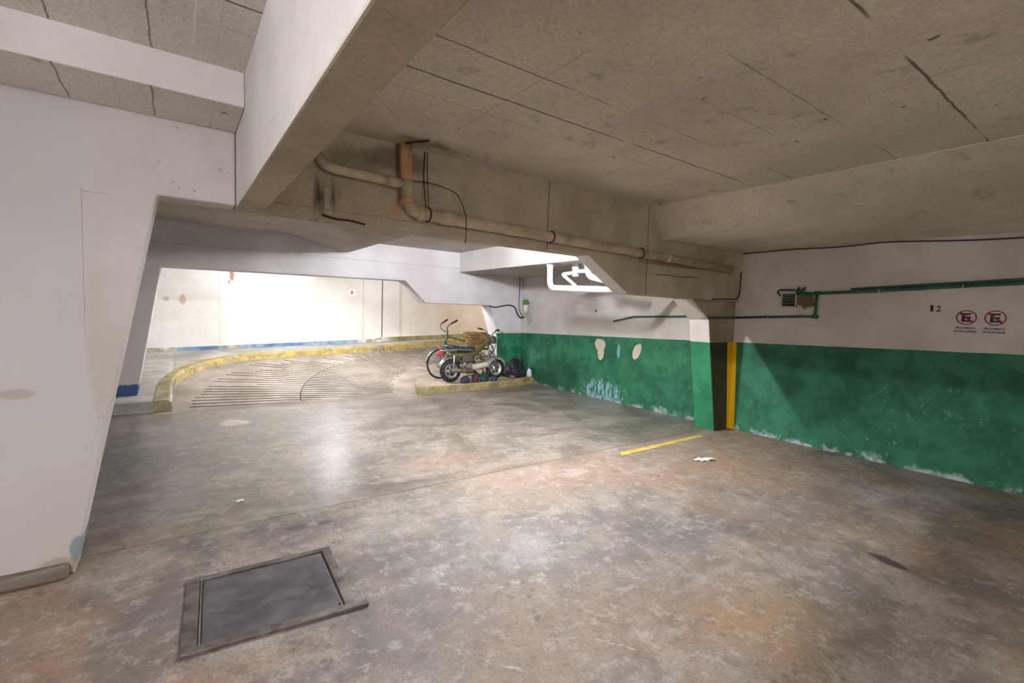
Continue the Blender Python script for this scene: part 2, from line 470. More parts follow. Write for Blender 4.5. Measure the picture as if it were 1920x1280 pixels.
def m_post():
    m = Mat('painted_post', .7, spec=.35)
    x, y, z = m.x, m.y, m.z
    up = m.mix(m.rng(m.noise(1.2, 5, .6), .35, .66), s2l((190, 184, 176)), s2l((212, 208, 204)))
    raw = m.mix(m.rng(m.noise(3, 5, .6), .35, .66), s2l((150, 138, 118)), s2l((170, 158, 140)))
    front = m.rng(y, 3.352, 3.345)
    up = m.mix(front, up, raw)
    gr = m.mix(m.rng(m.noise(3.2, 6, .65), .34, .68), s2l((34, 108, 74)), s2l((52, 136, 96)))
    dk = m.mix(m.rng(m.noise(9, 6, .65), .34, .68), s2l((52, 52, 40)), s2l((70, 66, 50)))
    dk = m.mix(m.rng(x, m.rng(z, 0, 1.15, 5.90, 5.80, False), m.rng(z, 0, 1.15, 5.905, 5.805, False)), dk, s2l((226, 178, 20)))
    gr = m.mix(front, gr, dk)
    c = m.mix(m.rng(z, 1.145, 1.14), up, gr)
    m.color(c)
    m.bump(m.noise(20, 5, .65), .2, .006)
    return m.m

def m_farwall():
    m = Mat('far_wall_paint', .8, spec=.3)
    x, z = m.x, m.z
    c = m.mix(m.rng(m.noise(.9, 5, .6), .36, .66), s2l((212, 208, 201)), s2l((226, 224, 220)))
    c = m.mix(m.op('MULTIPLY', m.rng(m.noise(20, 5, .7), .5, .75), .3), c, s2l((170, 156, 136)))
    nz = m.noise(20, 5, .7)
    for (u0, v0, a, bb, colr, st) in ((.98, 2.05, .05, .16, (150, 92, 52), .8), (.93, 1.9, .03, .05, (150, 92, 52), .7), (.12, 1.5, .07, .12, (170, 150, 128), .8), (-.15, 1.5, .06, .06, (160, 140, 120), .6), (3.5, 1.8, .12, .12, (236, 232, 226), .9), (3.5, 1.8, .035, .05, (110, 104, 98), .9)):
        c = m.mix(m.op('MULTIPLY', m.blob(x, z, u0, v0, a, bb, .5, nz=nz), st), c, s2l(colr))
    for xx, wd, st in ((3.78, .02, .35), (4.75, .06, .3), (.75, .01, .3)):
        c = m.mix(m.op('MULTIPLY', m.line(x, xx, wd, m.op('MULTIPLY', m.op('SUBTRACT', m.noise(3, 3), .5), .04)), st), c, s2l((150, 132, 92)))
    yel = m.op('MULTIPLY', m.rng(x, 4.4, 6.5), m.rng(m.noise(1.3, 5, .6), .35, .6))
    c = m.mix(m.op('MULTIPLY', yel, .5), c, s2l((214, 184, 140)))
    m.color(c)
    m.bump(m.noise(16, 5, .65), .2, .006)
    return m.m

def m_kerb(name, fade=0.6, nose=False):
    m = Mat(name, .85, spec=.3)
    c = m.mix(m.rng(m.noise(3, 5, .6), .35, .65), s2l((112, 104, 84)), s2l((156, 146, 124)))
    y = m.mix(m.rng(m.noise(5, 5, .65), .35, .65), s2l((146, 126, 62)), s2l((182, 162, 98)))
    f = m.rng(m.noise(4.5, 6, .7, off=(3, 3, 3)), fade-.16, fade+.1)
    if nose: f = m.op('MAXIMUM', f, m.rng(m.y, 9.6, 8.6, 0, .9))
    c = m.mix(f, y, c)
    c = m.mix(m.op('MULTIPLY', m.rng(m.noise(9, 5, .7), .52, .68), .55), c, s2l((84, 76, 54)))
    m.color(c); m.bump(m.noise(18, 5, .65), .3, .008)
    return m.m

def m_conc(name, a, b, rough=.85, streak=None):
    m = Mat(name, rough, spec=.35)
    c = m.mix(m.rng(m.noise(1.7, 5, .6), .35, .66), s2l(a), s2l(b))
    c = m.mix(m.op('MULTIPLY', m.rng(m.noise(22, 5, .7), .45, .7), .3), c, s2l(tuple(int(v*.72) for v in a)))
    if streak: c = m.mix(m.op('MULTIPLY', m.rng(m.noise(2.2, 5, .65, stretch=streak), .5, .7), .4), c, s2l(tuple(int(v*.75) for v in a)))
    m.color(c); m.bump(m.noise(24, 5, .65), .25, .006)
    return m.m

def m_blueband():
    m = Mat('blue_band_paint', .75, spec=.3)
    x, z = m.x, m.z
    b = m.mix(m.rng(m.noise(4, 4), .35, .65), s2l((78, 110, 152)), s2l((134, 160, 186)))
    wht = m.mix(m.rng(m.noise(5, 4), .4, .6), s2l((150, 146, 132)), s2l((210, 208, 200)))
    f = m.rng(m.noise(1.1, 5, .6, off=(2, 0, 0)), .53, .60)
    f = m.op('MAXIMUM', f, m.rng(x, 3.2, 3.9))
    f = m.op('MAXIMUM', f, m.rng(x, .05, -.05))
    c = m.mix(f, b, wht)
    olive = m.mix(m.rng(m.noise(3, 4), .4, .6), s2l((112, 106, 74)), s2l((146, 136, 104)))
    c = m.mix(m.rng(x, 4.2, 4.6), c, olive)
    m.color(c)
    return m.m

M = {}
M['floor'] = m_floor()
M['ceil'] = m_ceiling('ceiling_concrete', (206, 200, 188), (225, 219, 208))
M['ceil_drop'] = m_ceiling('ceiling_strip_concrete', (206, 200, 188), (225, 219, 208), boards=False)
M['ceil_left'] = m_ceiling('aisle_ceiling_concrete', (220, 217, 212), (233, 231, 227), 'aisle')
M['ceil_bay'] = m_ceiling('bay_ceiling_concrete', (172, 168, 160), (196, 192, 188), boards=True)
M['beam'] = m_beam()
M['white_left'] = m_white('painted_wall_white', extra=x_left)
M['white_beam'] = m_white('painted_beam_white', (206, 203, 203), (221, 220, 222))
M['frame2'] = m_white('painted_frame_white', (196, 192, 196), (214, 212, 218), extra=x_frame2)
M['right'] = m_rightwall()
M['post'] = m_post()
M['far'] = m_farwall()
M['kerb'] = m_kerb('worn_yellow_kerb', .58, True)
M['island'] = m_kerb('worn_yellow_island_edge', .50)
M['island_top'] = m_conc('island_concrete', (128, 118, 104), (162, 150, 134))
M['ramp'] = m_conc('ramp_concrete', (128, 118, 108), (162, 150, 140), .6, (1.2, .5, 1))
M['groove'] = m_conc('groove_dirt', (44, 40, 38), (58, 52, 48), .95)
M['walk'] = m_conc('walk_concrete', (150, 146, 138), (186, 182, 174), .6, (.4, 1.6, 1))
M['plinth'] = m_conc('plinth_concrete', (104, 96, 88), (128, 118, 108))
M['blue'] = m_blueband()
M['dim'] = m_conc('bare_concrete', (150, 142, 130), (172, 164, 152))

# ------------------------------------------------------------------ the shell
F1, F1B, F2, F2B = 3.29, 3.47, 8.0, 8.36
XW = 5.95
CZ = 2.61
# floors
struct(box('floor', -5, XW, -5, 3.47, -.2, 0, M['floor']), 'stained grey and brown concrete floor with a metal hatch', 'floor')
fb = struct(box('floor_bay', -5, XW, 3.476, 8.6, -.2, 0, M['floor']), 'smooth grey concrete floor beyond the joint, shining towards the ramp', 'floor')
struct(box('floor_joint_strip', -5, XW, 3.46, 3.49, -.2, -.006, M['plinth']), 'dark joint line between the two floor slabs', 'floor')

# right wall
struct(box('wall_right', XW, XW+.2, -5, F2B, -.2, 3.0, M['right']), 'long wall painted green below and white above', 'wall')
# walls out of view that close the garage
struct(box('wall_rear', -5, XW+.2, -5.2, -5, -.2, 3.0, M['white_beam']), 'plain pale wall behind the viewer', 'wall')
struct(box('wall_aisle_end', -5.2, -5, -5.2, 12, -.2, 3.0, M['white_beam']), 'pale wall closing the aisle', 'wall')

# first frame: white painted wall with slanted leg, then the raw concrete beam with its haunch, then the post
wl = prism_y('wall_left', [(-5, 0), (-.45, 0), (-.072, 2.03), (.30, 2.03), (.30, 2.66), (-5, 2.66)], F1, F1B, M['white_left'], bevel=.012)
struct(wl, 'big white painted wall ending in a slanted leg', 'wall')
struct(box('wall_left_plinth_strip', -5, -.47, F1-.06, F1+.02, 0, .065, M['plinth'], bevel=.015), 'dark low plinth along the foot of the white wall', 'plinth')
cbm = struct(prism_y('cross_beam', [(.301, 2.025), (3.21, 2.01), (3.79, 1.67), (5.0, 1.665), (XW, 1.665), (XW, 2.66), (.301, 2.66)], F1, F1B, M['beam'], bevel=.01), 'raw brownish concrete beam carrying the waste pipe', 'beam')
cbm.data.materials.append(M['white_beam'])
for p in cbm.data.polygons:
    if p.normal.x < -.3 and p.normal.z < -.3: p.material_index = 1
struct(prism_y('post_pillar', [(5.0, 1.664), (5.36, 1.42), (5.62, 0), (XW, 0), (XW, 1.664)], 3.34, 3.62, M['post'], bevel=.006), 'slanted pillar on the green wall with a yellow corner', 'pillar')

# hanging beam towards the viewer
hb = struct(box('hanging_beam', .302, .452, -5, F1-.001, 2.02, 2.7, M['beam'], bevel=.008), 'deep ceiling beam, white painted on the aisle side', 'beam')
hb.data.materials.append(M['white_beam'])
for p in hb.data.polygons:
    if p.normal.x < -.9: p.material_index = 1

# ceilings of the near bays
struct(box('ceiling', .452, 4.3, -5, F1-.001, CZ, CZ+.25, M['ceil']), 'stained beige concrete ceiling with board lines', 'ceiling')
def drop_ceiling():
    rows = [(F1-.001, 4.15, 4.33, 2.27, 2.30), (2.6, 4.16, 4.44, 2.335, 2.30), (1.9, 4.17, 4.58, 2.40, 2.29), (1.3, 4.175, 4.68, 2.44, 2.28), (.75, 4.18, 4.76, 2.47, 2.265), (-5, 4.2, 4.95, 2.47, 2.25)]
    V = []; Fc = []
    for y, xa, xb, zb, zw in rows:
        V += [(xa-.02, y, CZ+.05), (xa, y, CZ-.005), (xb, y, zb), ((xb+XW)/2, y, (zb+zw)/2), (XW, y, zw), (XW, y, CZ+.05)]
    n = 6
    for i in range(len(rows)-1):
        for k in range(n):
            Fc.append((i*n+k, i*n+(k+1) % n, (i+1)*n+(k+1) % n, (i+1)*n+k))
    Fc += [tuple(range(n)), tuple((len(rows)-1)*n+k for k in range(n))]
    o = mesh('ceiling_drop_slab', V, Fc, M['ceil_drop'], smooth=True)
    es = o.modifiers.new('split', 'EDGE_SPLIT'); es.split_angle = R(34)
    return o
struct(drop_ceiling(), 'lower strip of the concrete ceiling along the green wall', 'ceiling')
struct(box('ceiling_aisle', -5, .302, -5, 2.84, CZ+.01, CZ+.25, M['ceil_left']), 'grey concrete ceiling of the aisle with board joints', 'ceiling')
ab = struct(box('aisle_beam', -5, .301, 2.84, F1-.001, 2.45, CZ+.2, M['ceil_left'], bevel=.006), 'shallow beam over the white wall, white on its front', 'beam')
ab.data.materials.append(M['white_beam'])
for p in ab.data.polygons:
    if p.normal.y < -.9: p.material_index = 1

# bay between the frames
struct(box('ceiling_bay', -5, 4.431, F1B+.001, F2-.001, 2.54, 2.75, M['ceil_bay']), 'pale concrete ceiling of the lit bay', 'ceiling')
struct(prism_y('bay_rib_beam', [(1.40, 2.541), (2.20, 2.365), (2.36, 2.35), (2.40, 2.541)], F1B+.002, F2-.002, M['ceil_bay'], bevel=.008), 'thickened concrete rib under the bay ceiling', 'beam')
bd = struct(box('bay_drop_slab', 4.43, XW, F1B+.002, F2-.002, 2.17, 2.75, M['ceil_bay'], bevel=.008), 'lower ceiling strip over the white pipes', 'ceiling')
bd.data.materials.append(M['white_beam'])
for p in bd.data.polygons:
    if p.normal.x < -.9: p.material_index = 1

# second frame
struct(prism_y('portal_beam', [(-1.2, 0), (-.46, 0), (-.15, 1.92), (3.34, 1.945), (3.74, 1.565), (5.16, 1.56), (5.34, 1.0), (5.42, .0), (XW, 0), (XW, 2.75), (-1.2, 2.75)], F2, F2B, M['frame2'], bevel=.012), 'white painted frame with slanted leg and stepped beam before the ramp', 'beam')
struct(box('wall_bay_end', -5, -1.19, F2+.05, F2B, 0, 2.75, M['white_beam']), 'white infill beside the frame', 'wall')

# ramp hall behind the second frame
struct(box('wall_far', -5, 10.2, 11.65, 11.9, -.2, 3.2, M['far']), 'brightly lit curved-ramp wall with stains and a seam', 'wall')
struct(box('wall_ramp_end', 10, 10.2, F2B, 11.65, -.2, 3.2, M['far']), 'pale wall further up the ramp', 'wall')
struct(box('wall_ramp_inner', XW+.2, 10, F2B-.2, F2B, -.2, 3.2, M['far']), 'pale wall on the inner side of the ramp', 'wall')
struct(box('ceiling_ramp', -5, 10.2, F2B, 11.9, 2.62, 2.8, M['ceil_bay']), 'concrete ceiling over the ramp', 'ceiling')

def rz(x, y):
    t = max(0, y-7.6)
    return .09*t+.033*max(x, 0)*t/4.4

def ramp():
    cx, cy = 5.5, 7.1
    V = []; Fc = []; MI = []
    per, wdt = R(1.75), R(.55)
    def P(r, a, d=0.):
        x, y = cx-r*math.cos(a), cy+r*math.sin(a)
        return (x, y, rz(x, y)+.002-d)
    def ro(a):      # outer end of the grooves: short of the kerb
        r = 5.42
        while r > 4.2:
            x, y = cx-r*math.cos(a), cy+r*math.sin(a)
            k = kerb_y(x)
            if y < k-.28: break
            r -= .04
        return r
    def quad(a, b, c, d, mi):
        i = len(V); V.extend((a, b, c, d)); Fc.append((i, i+1, i+2, i+3)); MI.append(mi)
    a = R(3.4); end = R(105); k = 0
    rnd = random.Random(3)
    while a < end:
        rr = ro(a+per/2)
        o1 = rr-rnd.choice((0, 0, .0, .35, .7)) if k > 8 else rr-rnd.uniform(0, .06)
        i1 = 2.5+rnd.uniform(0, .12)
        r_segs = [.5, 1.5, i1, 3.0, 3.5, 3.991, 4.002, 4.5, 5.0, max(o1, 5.01) if o1 > 5 else 5.01, 5.8, 6.6, 7.6]
        if o1 <= 5: r_segs = [.5, 1.5, i1, 3.0, 3.5, 3.991, 4.002, max(4.1, o1), 5.2, 5.8, 6.6, 7.6]
        cols = ((0, .42*per, False), (.42*per, .42*per+wdt, 'A'), (.42*per+wdt, .8*per, False), (.8*per, .8*per+wdt, 'B'), (.8*per+wdt, per, False))
        for c0, c1, g in cols:
            for r0, r1 in zip(r_segs, r_segs[1:]):
                m_ = (r0+r1)/2
                ing = (g == 'A' and i1 < m_ < 3.991) or (g == 'B' and 4.002 < m_ < o1) or (3.991 < m_ < 4.002 and a < R(42))
                d = .014 if ing else 0
                A0, A1 = a+c0, a+c1
                quad(P(r0, A0, d), P(r1, A0, d), P(r1, A1, d), P(r0, A1, d), 1 if ing else 0)
                if ing and g:
                    quad(P(r0, A0), P(r1, A0), P(r1, A0, d), P(r0, A0, d), 1)
                    quad(P(r0, A1), P(r1, A1), P(r1, A1, d), P(r0, A1, d), 1)
        a += per; k += 1
    o = mesh('ramp_floor', V, Fc, [M['ramp'], M['groove']], mi=MI)
    return o

KERB = [(-.06, 7.62), (-.06, 8.0), (-.05, 8.6), (.0, 9.1), (.12, 9.6), (.4, 10.15), (.9, 10.62), (1.4, 10.8), (2.1, 10.9), (3.2, 10.96), (4.2, 11.08), (4.9, 11.2), (5.7, 11.36), (6.6, 11.5), (7.6, 11.58)]
def smooth_line(P, n=6):
    out = []
    for i in range(len(P)-1):
        p0 = P[max(i-1, 0)]; p1 = P[i]; p2 = P[i+1]; p3 = P[min(i+2, len(P)-1)]
        for k in range(n):
            t = k/n
            out.append(tuple(.5*((2*p1[j])+(-p0[j]+p2[j])*t+(2*p0[j]-5*p1[j]+4*p2[j]-p3[j])*t*t+(-p0[j]+3*p1[j]-3*p2[j]+p3[j])*t**3) for j in range(len(p1))))
    out.append(P[-1]); return out
KL = smooth_line(KERB)
def kerb_y(x):
    if x < KL[0][0]+.02: return 7.6
    for (x0, y0), (x1, y1) in zip(KL, KL[1:]):
        if x0 <= x <= x1 and x1 > x0: return y0+(y1-y0)*(x-x0)/(x1-x0)
    return 11.6
struct(ramp(), 'grooved concrete ramp curving upwards', 'ramp')

def kerb_and_walk():
    V = []; Fc = []; W = []; Wf = []
    n = len(KL)
    for i, (x, y) in enumerate(KL):
        tx, ty = (KL[min(i+1, n-1)][0]-KL[max(i-1, 0)][0], KL[min(i+1, n-1)][1]-KL[max(i-1, 0)][1])
        l = math.hypot(tx, ty); nx, ny = -ty/l, tx/l       # towards the walk
        wd = .19-.06*min(1, i/40)
        h = .15-.02*min(1, (y-7.6)/2)
        zb = rz(x, y)
        ox, oy = x+nx*wd, min(y+ny*wd, 11.649)
        V += [(x-nx*.015, y-ny*.015, zb-.05), (x, y, zb+h-.03), (x+nx*.03, min(y+ny*.03, 11.649), zb+h), (ox, oy, zb+h), (ox, oy, zb-.05)]
        # walk: from kerb back to the wall
        if x < .02: wx, wy = -5.0, y
        wx, wy = (-5.0, y) if y < 9.4 else (x-.5 if x < .5 else x, 11.649)
        W.append(((ox-nx*.002, oy-ny*.002, zb+h-.002), (ox, oy)))
    for i in range(n-1):
        for k in range(4):
            a = i*5+k; Fc.append((a, a+1, a+6, a+5))
    Fc.append((0, 1, 2, 3, 4)); m_ = (n-1)*5; Fc.append((m_+4, m_+3, m_+2, m_+1, m_))
    struct(mesh('ramp_kerb', V, Fc, M['kerb'], smooth=False), 'curved kerb along the ramp with worn yellow paint', 'kerb')
    # the raised walk as one surface with a front face
    V2 = []; F2_ = []
    xs = [-5, -3, -1.5, -.8, -.4, -.2, -.1]+[-.05+.05*k for k in range(20)]+[1.0+.2*k for k in range(34)]
    for x in xs:
        if x < -.055: y0, z0 = 7.62, .146
        else:
            y0 = min(kerb_y(x)+.035, 11.6); z0 = rz(x, y0)+.124
        z1 = .452+.033*max(x, 0)
        for k in range(9):
            u = k/8; V2.append((x, y0+(11.649-y0)*u, z0+(z1-z0)*u))
    for i in range(len(xs)-1):
        for k in range(8):
            a = i*9+k; F2_.append((a, a+1, a+10, a+9))
    b = len(V2); nl = 7
    for i in range(nl): V2.append((V2[i*9][0], V2[i*9][1], -.1))
    for i in range(nl-1): F2_.append((i*9, (i+1)*9, b+i+1, b+i))
    struct(mesh('ramp_sidewalk', V2, F2_, M['walk']), 'raised pale walkway between the kerb and the far wall', 'sidewalk')
kerb_and_walk()

def blue_band():
    V = []; F = []; N = 40
    for i in range(N+1):
        x = -1.2+11*i/N
        zb = .44+.034*max(x, 0)
        h = .085 if x < 4.3 else .12
        for (yy, zz) in ((11.652, zb-.08), (11.637, zb-.08), (11.637, zb+h), (11.652, zb+h)):
            V.append((x, yy, zz))
    for i in range(N):
        for k in range(3):
            a = i*4+k; F.append((a, a+1, a+5, a+4))
    struct(mesh('baseboard_far', V, F, M['blue']), 'patchy blue painted band along the foot of the far wall', 'baseboard')
blue_band()

# island by the post of the second frame
isl = [(3.40, 7.32), (3.33, 7.38), (3.36, 7.52), (3.5, 7.85), (3.75, 8.4), (4.05, 8.9), (4.6, 9.3), (5.6, 9.5), (7.5, 9.5), (7.5, 8.36), (XW-.001, 8.36), (XW-.001, 7.5), (5.0, 7.36), (4.3, 7.31)]
io = prism_z('island_kerb', isl, -.05, .135, [M['island_top'], M['island']], bevel=.02)
for p in io.data.polygons:
    p.material_index = 0 if p.normal.z > .9 else 1
struct(io, 'low concrete island with a worn yellow edge', 'kerb')

# seam in the far wall
struct(box('wall_far_seam_strip', 4.245, 4.262, 11.640, 11.652, .58, 2.6, M['groove']), 'dark vertical seam in the far wall', 'trim')

# ------------------------------------------------------------------ tube lamps, all out of sight; the two behind the viewer are added fill
def tube_lamp(label, c, length, axis, spec, cap=(.05, .035)):
    st, rgb = spec
    e = empty('tube_lamp', c, label, 'lamp')
    ax = Vector(axis).normalized(); sd = Vector((-ax.y, ax.x, 0))
    C = Vector(c)
    hm = M.setdefault('lamp_white', plain('lamp_enamel', (226, 226, 222), .4, var=.05))
    h = []
    for sx in (-1, 1):
        for sy in (-1, 1):
            for z in (.055, .10):
                h.append(C+ax*sx*length/2+sd*sy*.025+Vector((0, 0, z)))
    mesh('housing', h, [(0, 1, 3, 2), (4, 6, 7, 5), (0, 4, 5, 1), (2, 3, 7, 6), (0, 2, 6, 4), (1, 5, 7, 3)], hm, e)
    for sx in (-1, 1):
        p = C+ax*sx*(length/2-.02)
        tube('socket', [p+Vector((0, 0, -.02)), p+Vector((0, 0, .06))], .018, hm, e, 8)
    em = Mat('lamp_glow'); em.set('Base Color', (1, 1, 1, 1)); em.set('Emission Color', rgb+(1,)); em.set('Emission Strength', st)
    tube('tube', [C-ax*(length/2-.03), C+ax*(length/2-.03)], .02, em.m, e, 12)
    return e
tube_lamp('fluorescent tube lamp on the bay ceiling behind the pipe beam', (2.6, 4.0, 2.43), 1.25, (1, 0, 0), LAMP_BAY)
tube_lamp('fluorescent tube lamp over the ramp behind the white frame', (2.5, 9.3, 2.51), 1.25, (.25, 1, 0), LAMP_RAMP)
tube_lamp('fluorescent tube lamp over the aisle', (-1.3, .9, 2.47), 1.25, (0, 1, 0), LAMP_LEFT)
tube_lamp('added fill tube over the aisle behind the viewer', (-1.9, -2.3, 2.47), 1.25, (0, 1, 0), LAMP_LEFT_FILL)
tube_lamp('added fill tube behind the viewer in the parking bay', (2.0, -1.6, 2.40), 1.25, (1, 0, 0), LAMP_REAR_FILL)
tube_lamp('warm tube lamp further up the ramp', (7.6, 10.6, 2.51), .8, (1, 0, 0), LAMP_WARM)

# ------------------------------------------------------------------ materials of the objects
M['pvc_old'] = (lambda m: (m.color(m.mix(m.rng(m.noise(6, 5, .65), .36, .66), s2l((166, 150, 122)), s2l((198, 184, 158)))), m.m)[1])(Mat('old_cream_pipe', .6))
M['pvc_rust'] = plain('rust_washed_pipe', (194, 156, 116), .7, var=.35)
M['pvc'] = plain('white_plastic_pipe', (226, 225, 228), .4, var=.06)
M['green_pipe'] = plain('green_painted_pipe', (34, 92, 62), .5, var=.3)
M['black'] = plain('black_rubber', (34, 32, 34), .6, var=.3)
M['cable'] = plain('dark_cable', (52, 46, 42), .7, var=.3)
M['rust'] = plain('rusty_iron', (74, 44, 34), .9, var=.4, ns=30)
M['steel'] = plain('dull_steel', (150, 150, 150), .35, .8, var=.25)
M['chrome'] = plain('bright_rim_metal', (196, 194, 198), .25, .7, var=.15)
M['sheet'] = plain('grimy_sheet_metal', (96, 92, 88), .6, .3, var=.3)
M['white_metal'] = plain('off_white_metal', (196, 192, 178), .6, var=.2)
M['dark'] = plain('dark_recess', (58, 52, 40), .9, var=.3)
M['seat'] = plain('dark_green_seat_vinyl', (40, 58, 56), .45, var=.3)
M['grey_plastic'] = plain('grey_plastic', (126, 128, 124), .5, var=.3)
M['red'] = plain('faded_red_plastic', (186, 62, 66), .45, var=.3)
M['olive'] = plain('olive_yellow_enamel', (96, 88, 50), .5, .2, var=.3)
M['green_frame'] = plain('green_enamel', (58, 96, 76), .45, .2, var=.3)
M['engine'] = plain('oily_engine_metal', (122, 116, 104), .5, .5, var=.5, ns=20)
M['wicker'] = plain('brown_wicker', (136, 106, 66), .8, var=.5, ns=30)
M['bag'] = plain('black_bag_plastic', (44, 40, 50), .35, var=.3)
M['blue_bag'] = plain('blue_cloth', (52, 58, 86), .8, var=.4)
M['maroon'] = plain('maroon_cloth', (74, 48, 48), .85, var=.4)
M['green_cloth'] = plain('dark_green_canvas', (30, 66, 52), .8, var=.4)
M['paper'] = plain('white_paper', (222, 218, 222), .8, var=.08)
M['red_print'] = plain('red_sign_print', (140, 50, 48), .7, var=.15)
M['black_print'] = plain('black_sign_print', (58, 44, 44), .7, var=.2)
M['lamp_green'] = plain('green_lamp_cap', (88, 124, 60), .5, var=.2)
def m_hatch():
    m = Mat('hatch_steel', .42, .9)
    c = m.mix(m.rng(m.noise(3, 5, .6), .35, .65), s2l((134, 132, 140)), s2l((160, 158, 166)))
    c = m.mix(m.op('MULTIPLY', m.rng(m.noise(20, 5, .7), .5, .7), .25), c, s2l((74, 66, 62)))
    m.color(c); m.set('Roughness', m.rng(m.noise(9, 5, .65), .3, .7, .28, .44))
    m.bump(m.noise(90, 3, .6), .15, .002); return m.m
M['hatch'] = m_hatch()
M['hatch_frame'] = (lambda m: (m.color(m.mix(m.rng(m.noise(8, 5, .6), .35, .65), s2l((92, 83, 80)), s2l((134, 126, 123)))), m.m)[1])(Mat('hatch_frame_steel', .5, .6))

# ------------------------------------------------------------------ metal hatch in the floor
def hatch():
    e = empty('floor_hatch', (.37, 2.54, 0), 'square dark steel hatch in a raised metal frame set in the floor', 'hatch')
    A, B, C_, D = Vector((.03, 2.875, 0)), Vector((.735, 2.855, 0)), Vector((.70, 2.185, 0)), Vector((-.005, 2.245, 0))
    def quadbar(name, p0, p1, q1, q0, z0, z1, mat, bev=.003):
        v = [(p.x, p.y, z) for z in (z0, z1) for p in (p0, p1, q1, q0)]
        return mesh(name, v, [(0, 1, 2, 3), (4, 5, 6, 7), (0, 1, 5, 4), (1, 2, 6, 5), (2, 3, 7, 6), (3, 0, 4, 7)], mat, e, bevel=bev)
    def L(a, b, t): return a.lerp(b, t)
    # inner corners
    def inner(u, v): return L(L(A, B, u), L(D, C_, u), v)
    quadbar('frame_bar', A, B, inner(.985, .055), inner(.0, .055), .001, .014, M['hatch_frame'])
    quadbar('frame_bar', inner(.93, .058), B, C_, inner(.93, .94), .001, .016, M['hatch_frame'])
    quadbar('frame_bar', inner(.0, .935), inner(1.07, .935), inner(1.07, 1.0), D, .001, .018, M['hatch_frame'])
    quadbar('frame_bar', inner(.0, .058), inner(.085, .058), inner(.085, .932), inner(.0, .932), .001, .010, M['hatch_frame'])
    p = quadbar('cover_plate', inner(.105, .075), inner(.92, .075), inner(.92, .92), inner(.105, .92), .001, .009, M['hatch'])
    q = quadbar('hinge_rod', inner(.088, .06), inner(.099, .06), inner(.099, .93), inner(.088, .93), .001, .015, M['steel'])
    b = inner(.90, .895)
    lathe('bolt', [(0, .012), (.006, .012), (.008, .008)], (b.x, b.y, .002), (0, 0, 1), M['rust'], e, 10)
hatch()

# yellow bay line and paper on the floor
def yellow_line():
    m = Mat('yellow_line_paint', .6)
    c = m.mix(m.rng(m.noise(9, 5, .7), .35, .65), s2l((178, 150, 52)), s2l((206, 180, 92)))
    c = m.mix(m.rng(m.noise(14, 5, .75), .60, .70), c, s2l((150, 136, 112)))
    m.color(c)
    pts = []
    N = 14
    for i in range(N+1):
        t = i/N; pts.append((3.80+(5.26-3.80)*t, 3.315+.01*t+random.uniform(-.004, .004)))
    for i in range(N, -1, -1):
        t = i/N; pts.append((3.74+(5.26-3.74)*t, 3.225+.03*t+random.uniform(-.004, .004)))
    o = prism_z('floor_marking_line', pts, .0004, .0022, m.m)
    struct(o, 'worn yellow line painted on the floor by the post', 'marking')
yellow_line()

def scrap(name, c, sx, sy, mat, label, ang, seed, h=.02):
    rnd = random.Random(seed); n = 5
    V = []; F = []
    for i in range(n+1):
        for j in range(n+1):
            u, v = (i/n-.5)*sx, (j/n-.5)*sy
            u += rnd.uniform(-.2, .2)*sx/n; v += rnd.uniform(-.3, .3)*sy/n
            V.append((c[0]+u*math.cos(ang)-v*math.sin(ang), c[1]+u*math.sin(ang)+v*math.cos(ang), c[2]+.003+rnd.random()*h))
    for i in range(n):
        for j in range(n):
            if (i, j) in ((0, 0), (n-1, n-1), (0, n-1)) and rnd.random() < .7: continue
            a = i*(n+1)+j; F.append((a, a+1, a+n+2, a+n+1))
    o = mesh(name, V, F, mat)
    sd = o.modifiers.new('thick', 'SOLIDIFY'); sd.thickness = .002
    return tag(o, label, 'paper')
scrap('paper_scrap', (4.37, 2.70, 0), .20, .09, M['paper'], 'torn white paper scrap lying near the yellow line', -.35, 1)
scrap('paper_scrap', (.37, 3.89, 0), .05, .03, M['paper'], 'tiny white paper bit on the grey floor beyond the hatch', .2, 2, .008)

# ------------------------------------------------------------------ waste pipe on the beam
def waste_pipe():
    y = F1-.055
    e = empty('waste_pipe', (1.34, y, 2.2), 'old cream waste pipe running along the brown concrete beam', 'pipe')
    tube('pipe_run', fillet([(1.345, y, 2.37), (1.36, y, 2.145), (1.75, y, 2.135), (5.66, y, 2.052)], .13, 8), .044, M['pvc_old'], e, 16)
    tube('down_pipe', [(1.335, y, 2.61), (1.345, y, 2.36)], .047, M['pvc_rust'], e, 16)
    tube('branch_pipe', fillet([(.77, y+.05, 2.42), (.775, y, 2.36), (.85, y, 2.34), (1.345, y, 2.325)], .05, 6), .030, M['pvc_old'], e, 14)
    for p0, p1, r in (((1.43, y, 2.142), (1.475, y, 2.141), .051), ((1.62, y, 2.138), (1.74, y, 2.136), .051), ((1.20, y, 2.330), (1.30, y, 2.327), .037), ((5.60, y, 2.053), (5.68, y, 2.051), .052), ((4.32, y, 2.081), (4.37, y, 2.080), .050)):
        tube('coupling', [p0, p1], r, M['pvc_old'], e, 16)
    tube('elbow_collar', [(1.352, y, 2.23), (1.356, y, 2.19)], .052, M['pvc_rust'], e, 16)
    for xx, zz in ((1.52, 2.140), (2.70, 2.115), (3.9, 2.09)):
        ring = [(xx, y+.05*math.cos(a), zz+.05*math.sin(a)) for a in [2*math.pi*k/16 for k in range(16)]]
        s = tube('strap', ring, .006, M['rust'], e, 6, closed=True)
waste_pipe()
def cable(name, pts, r, label, mat=None, rad=.05, cat='cable', n=6):
    o = tube(name, smooth_line([tuple(p) for p in pts], 5), r, mat or M['cable'], None, n)
    return tag(o, label, cat)
y_ = F1-.012
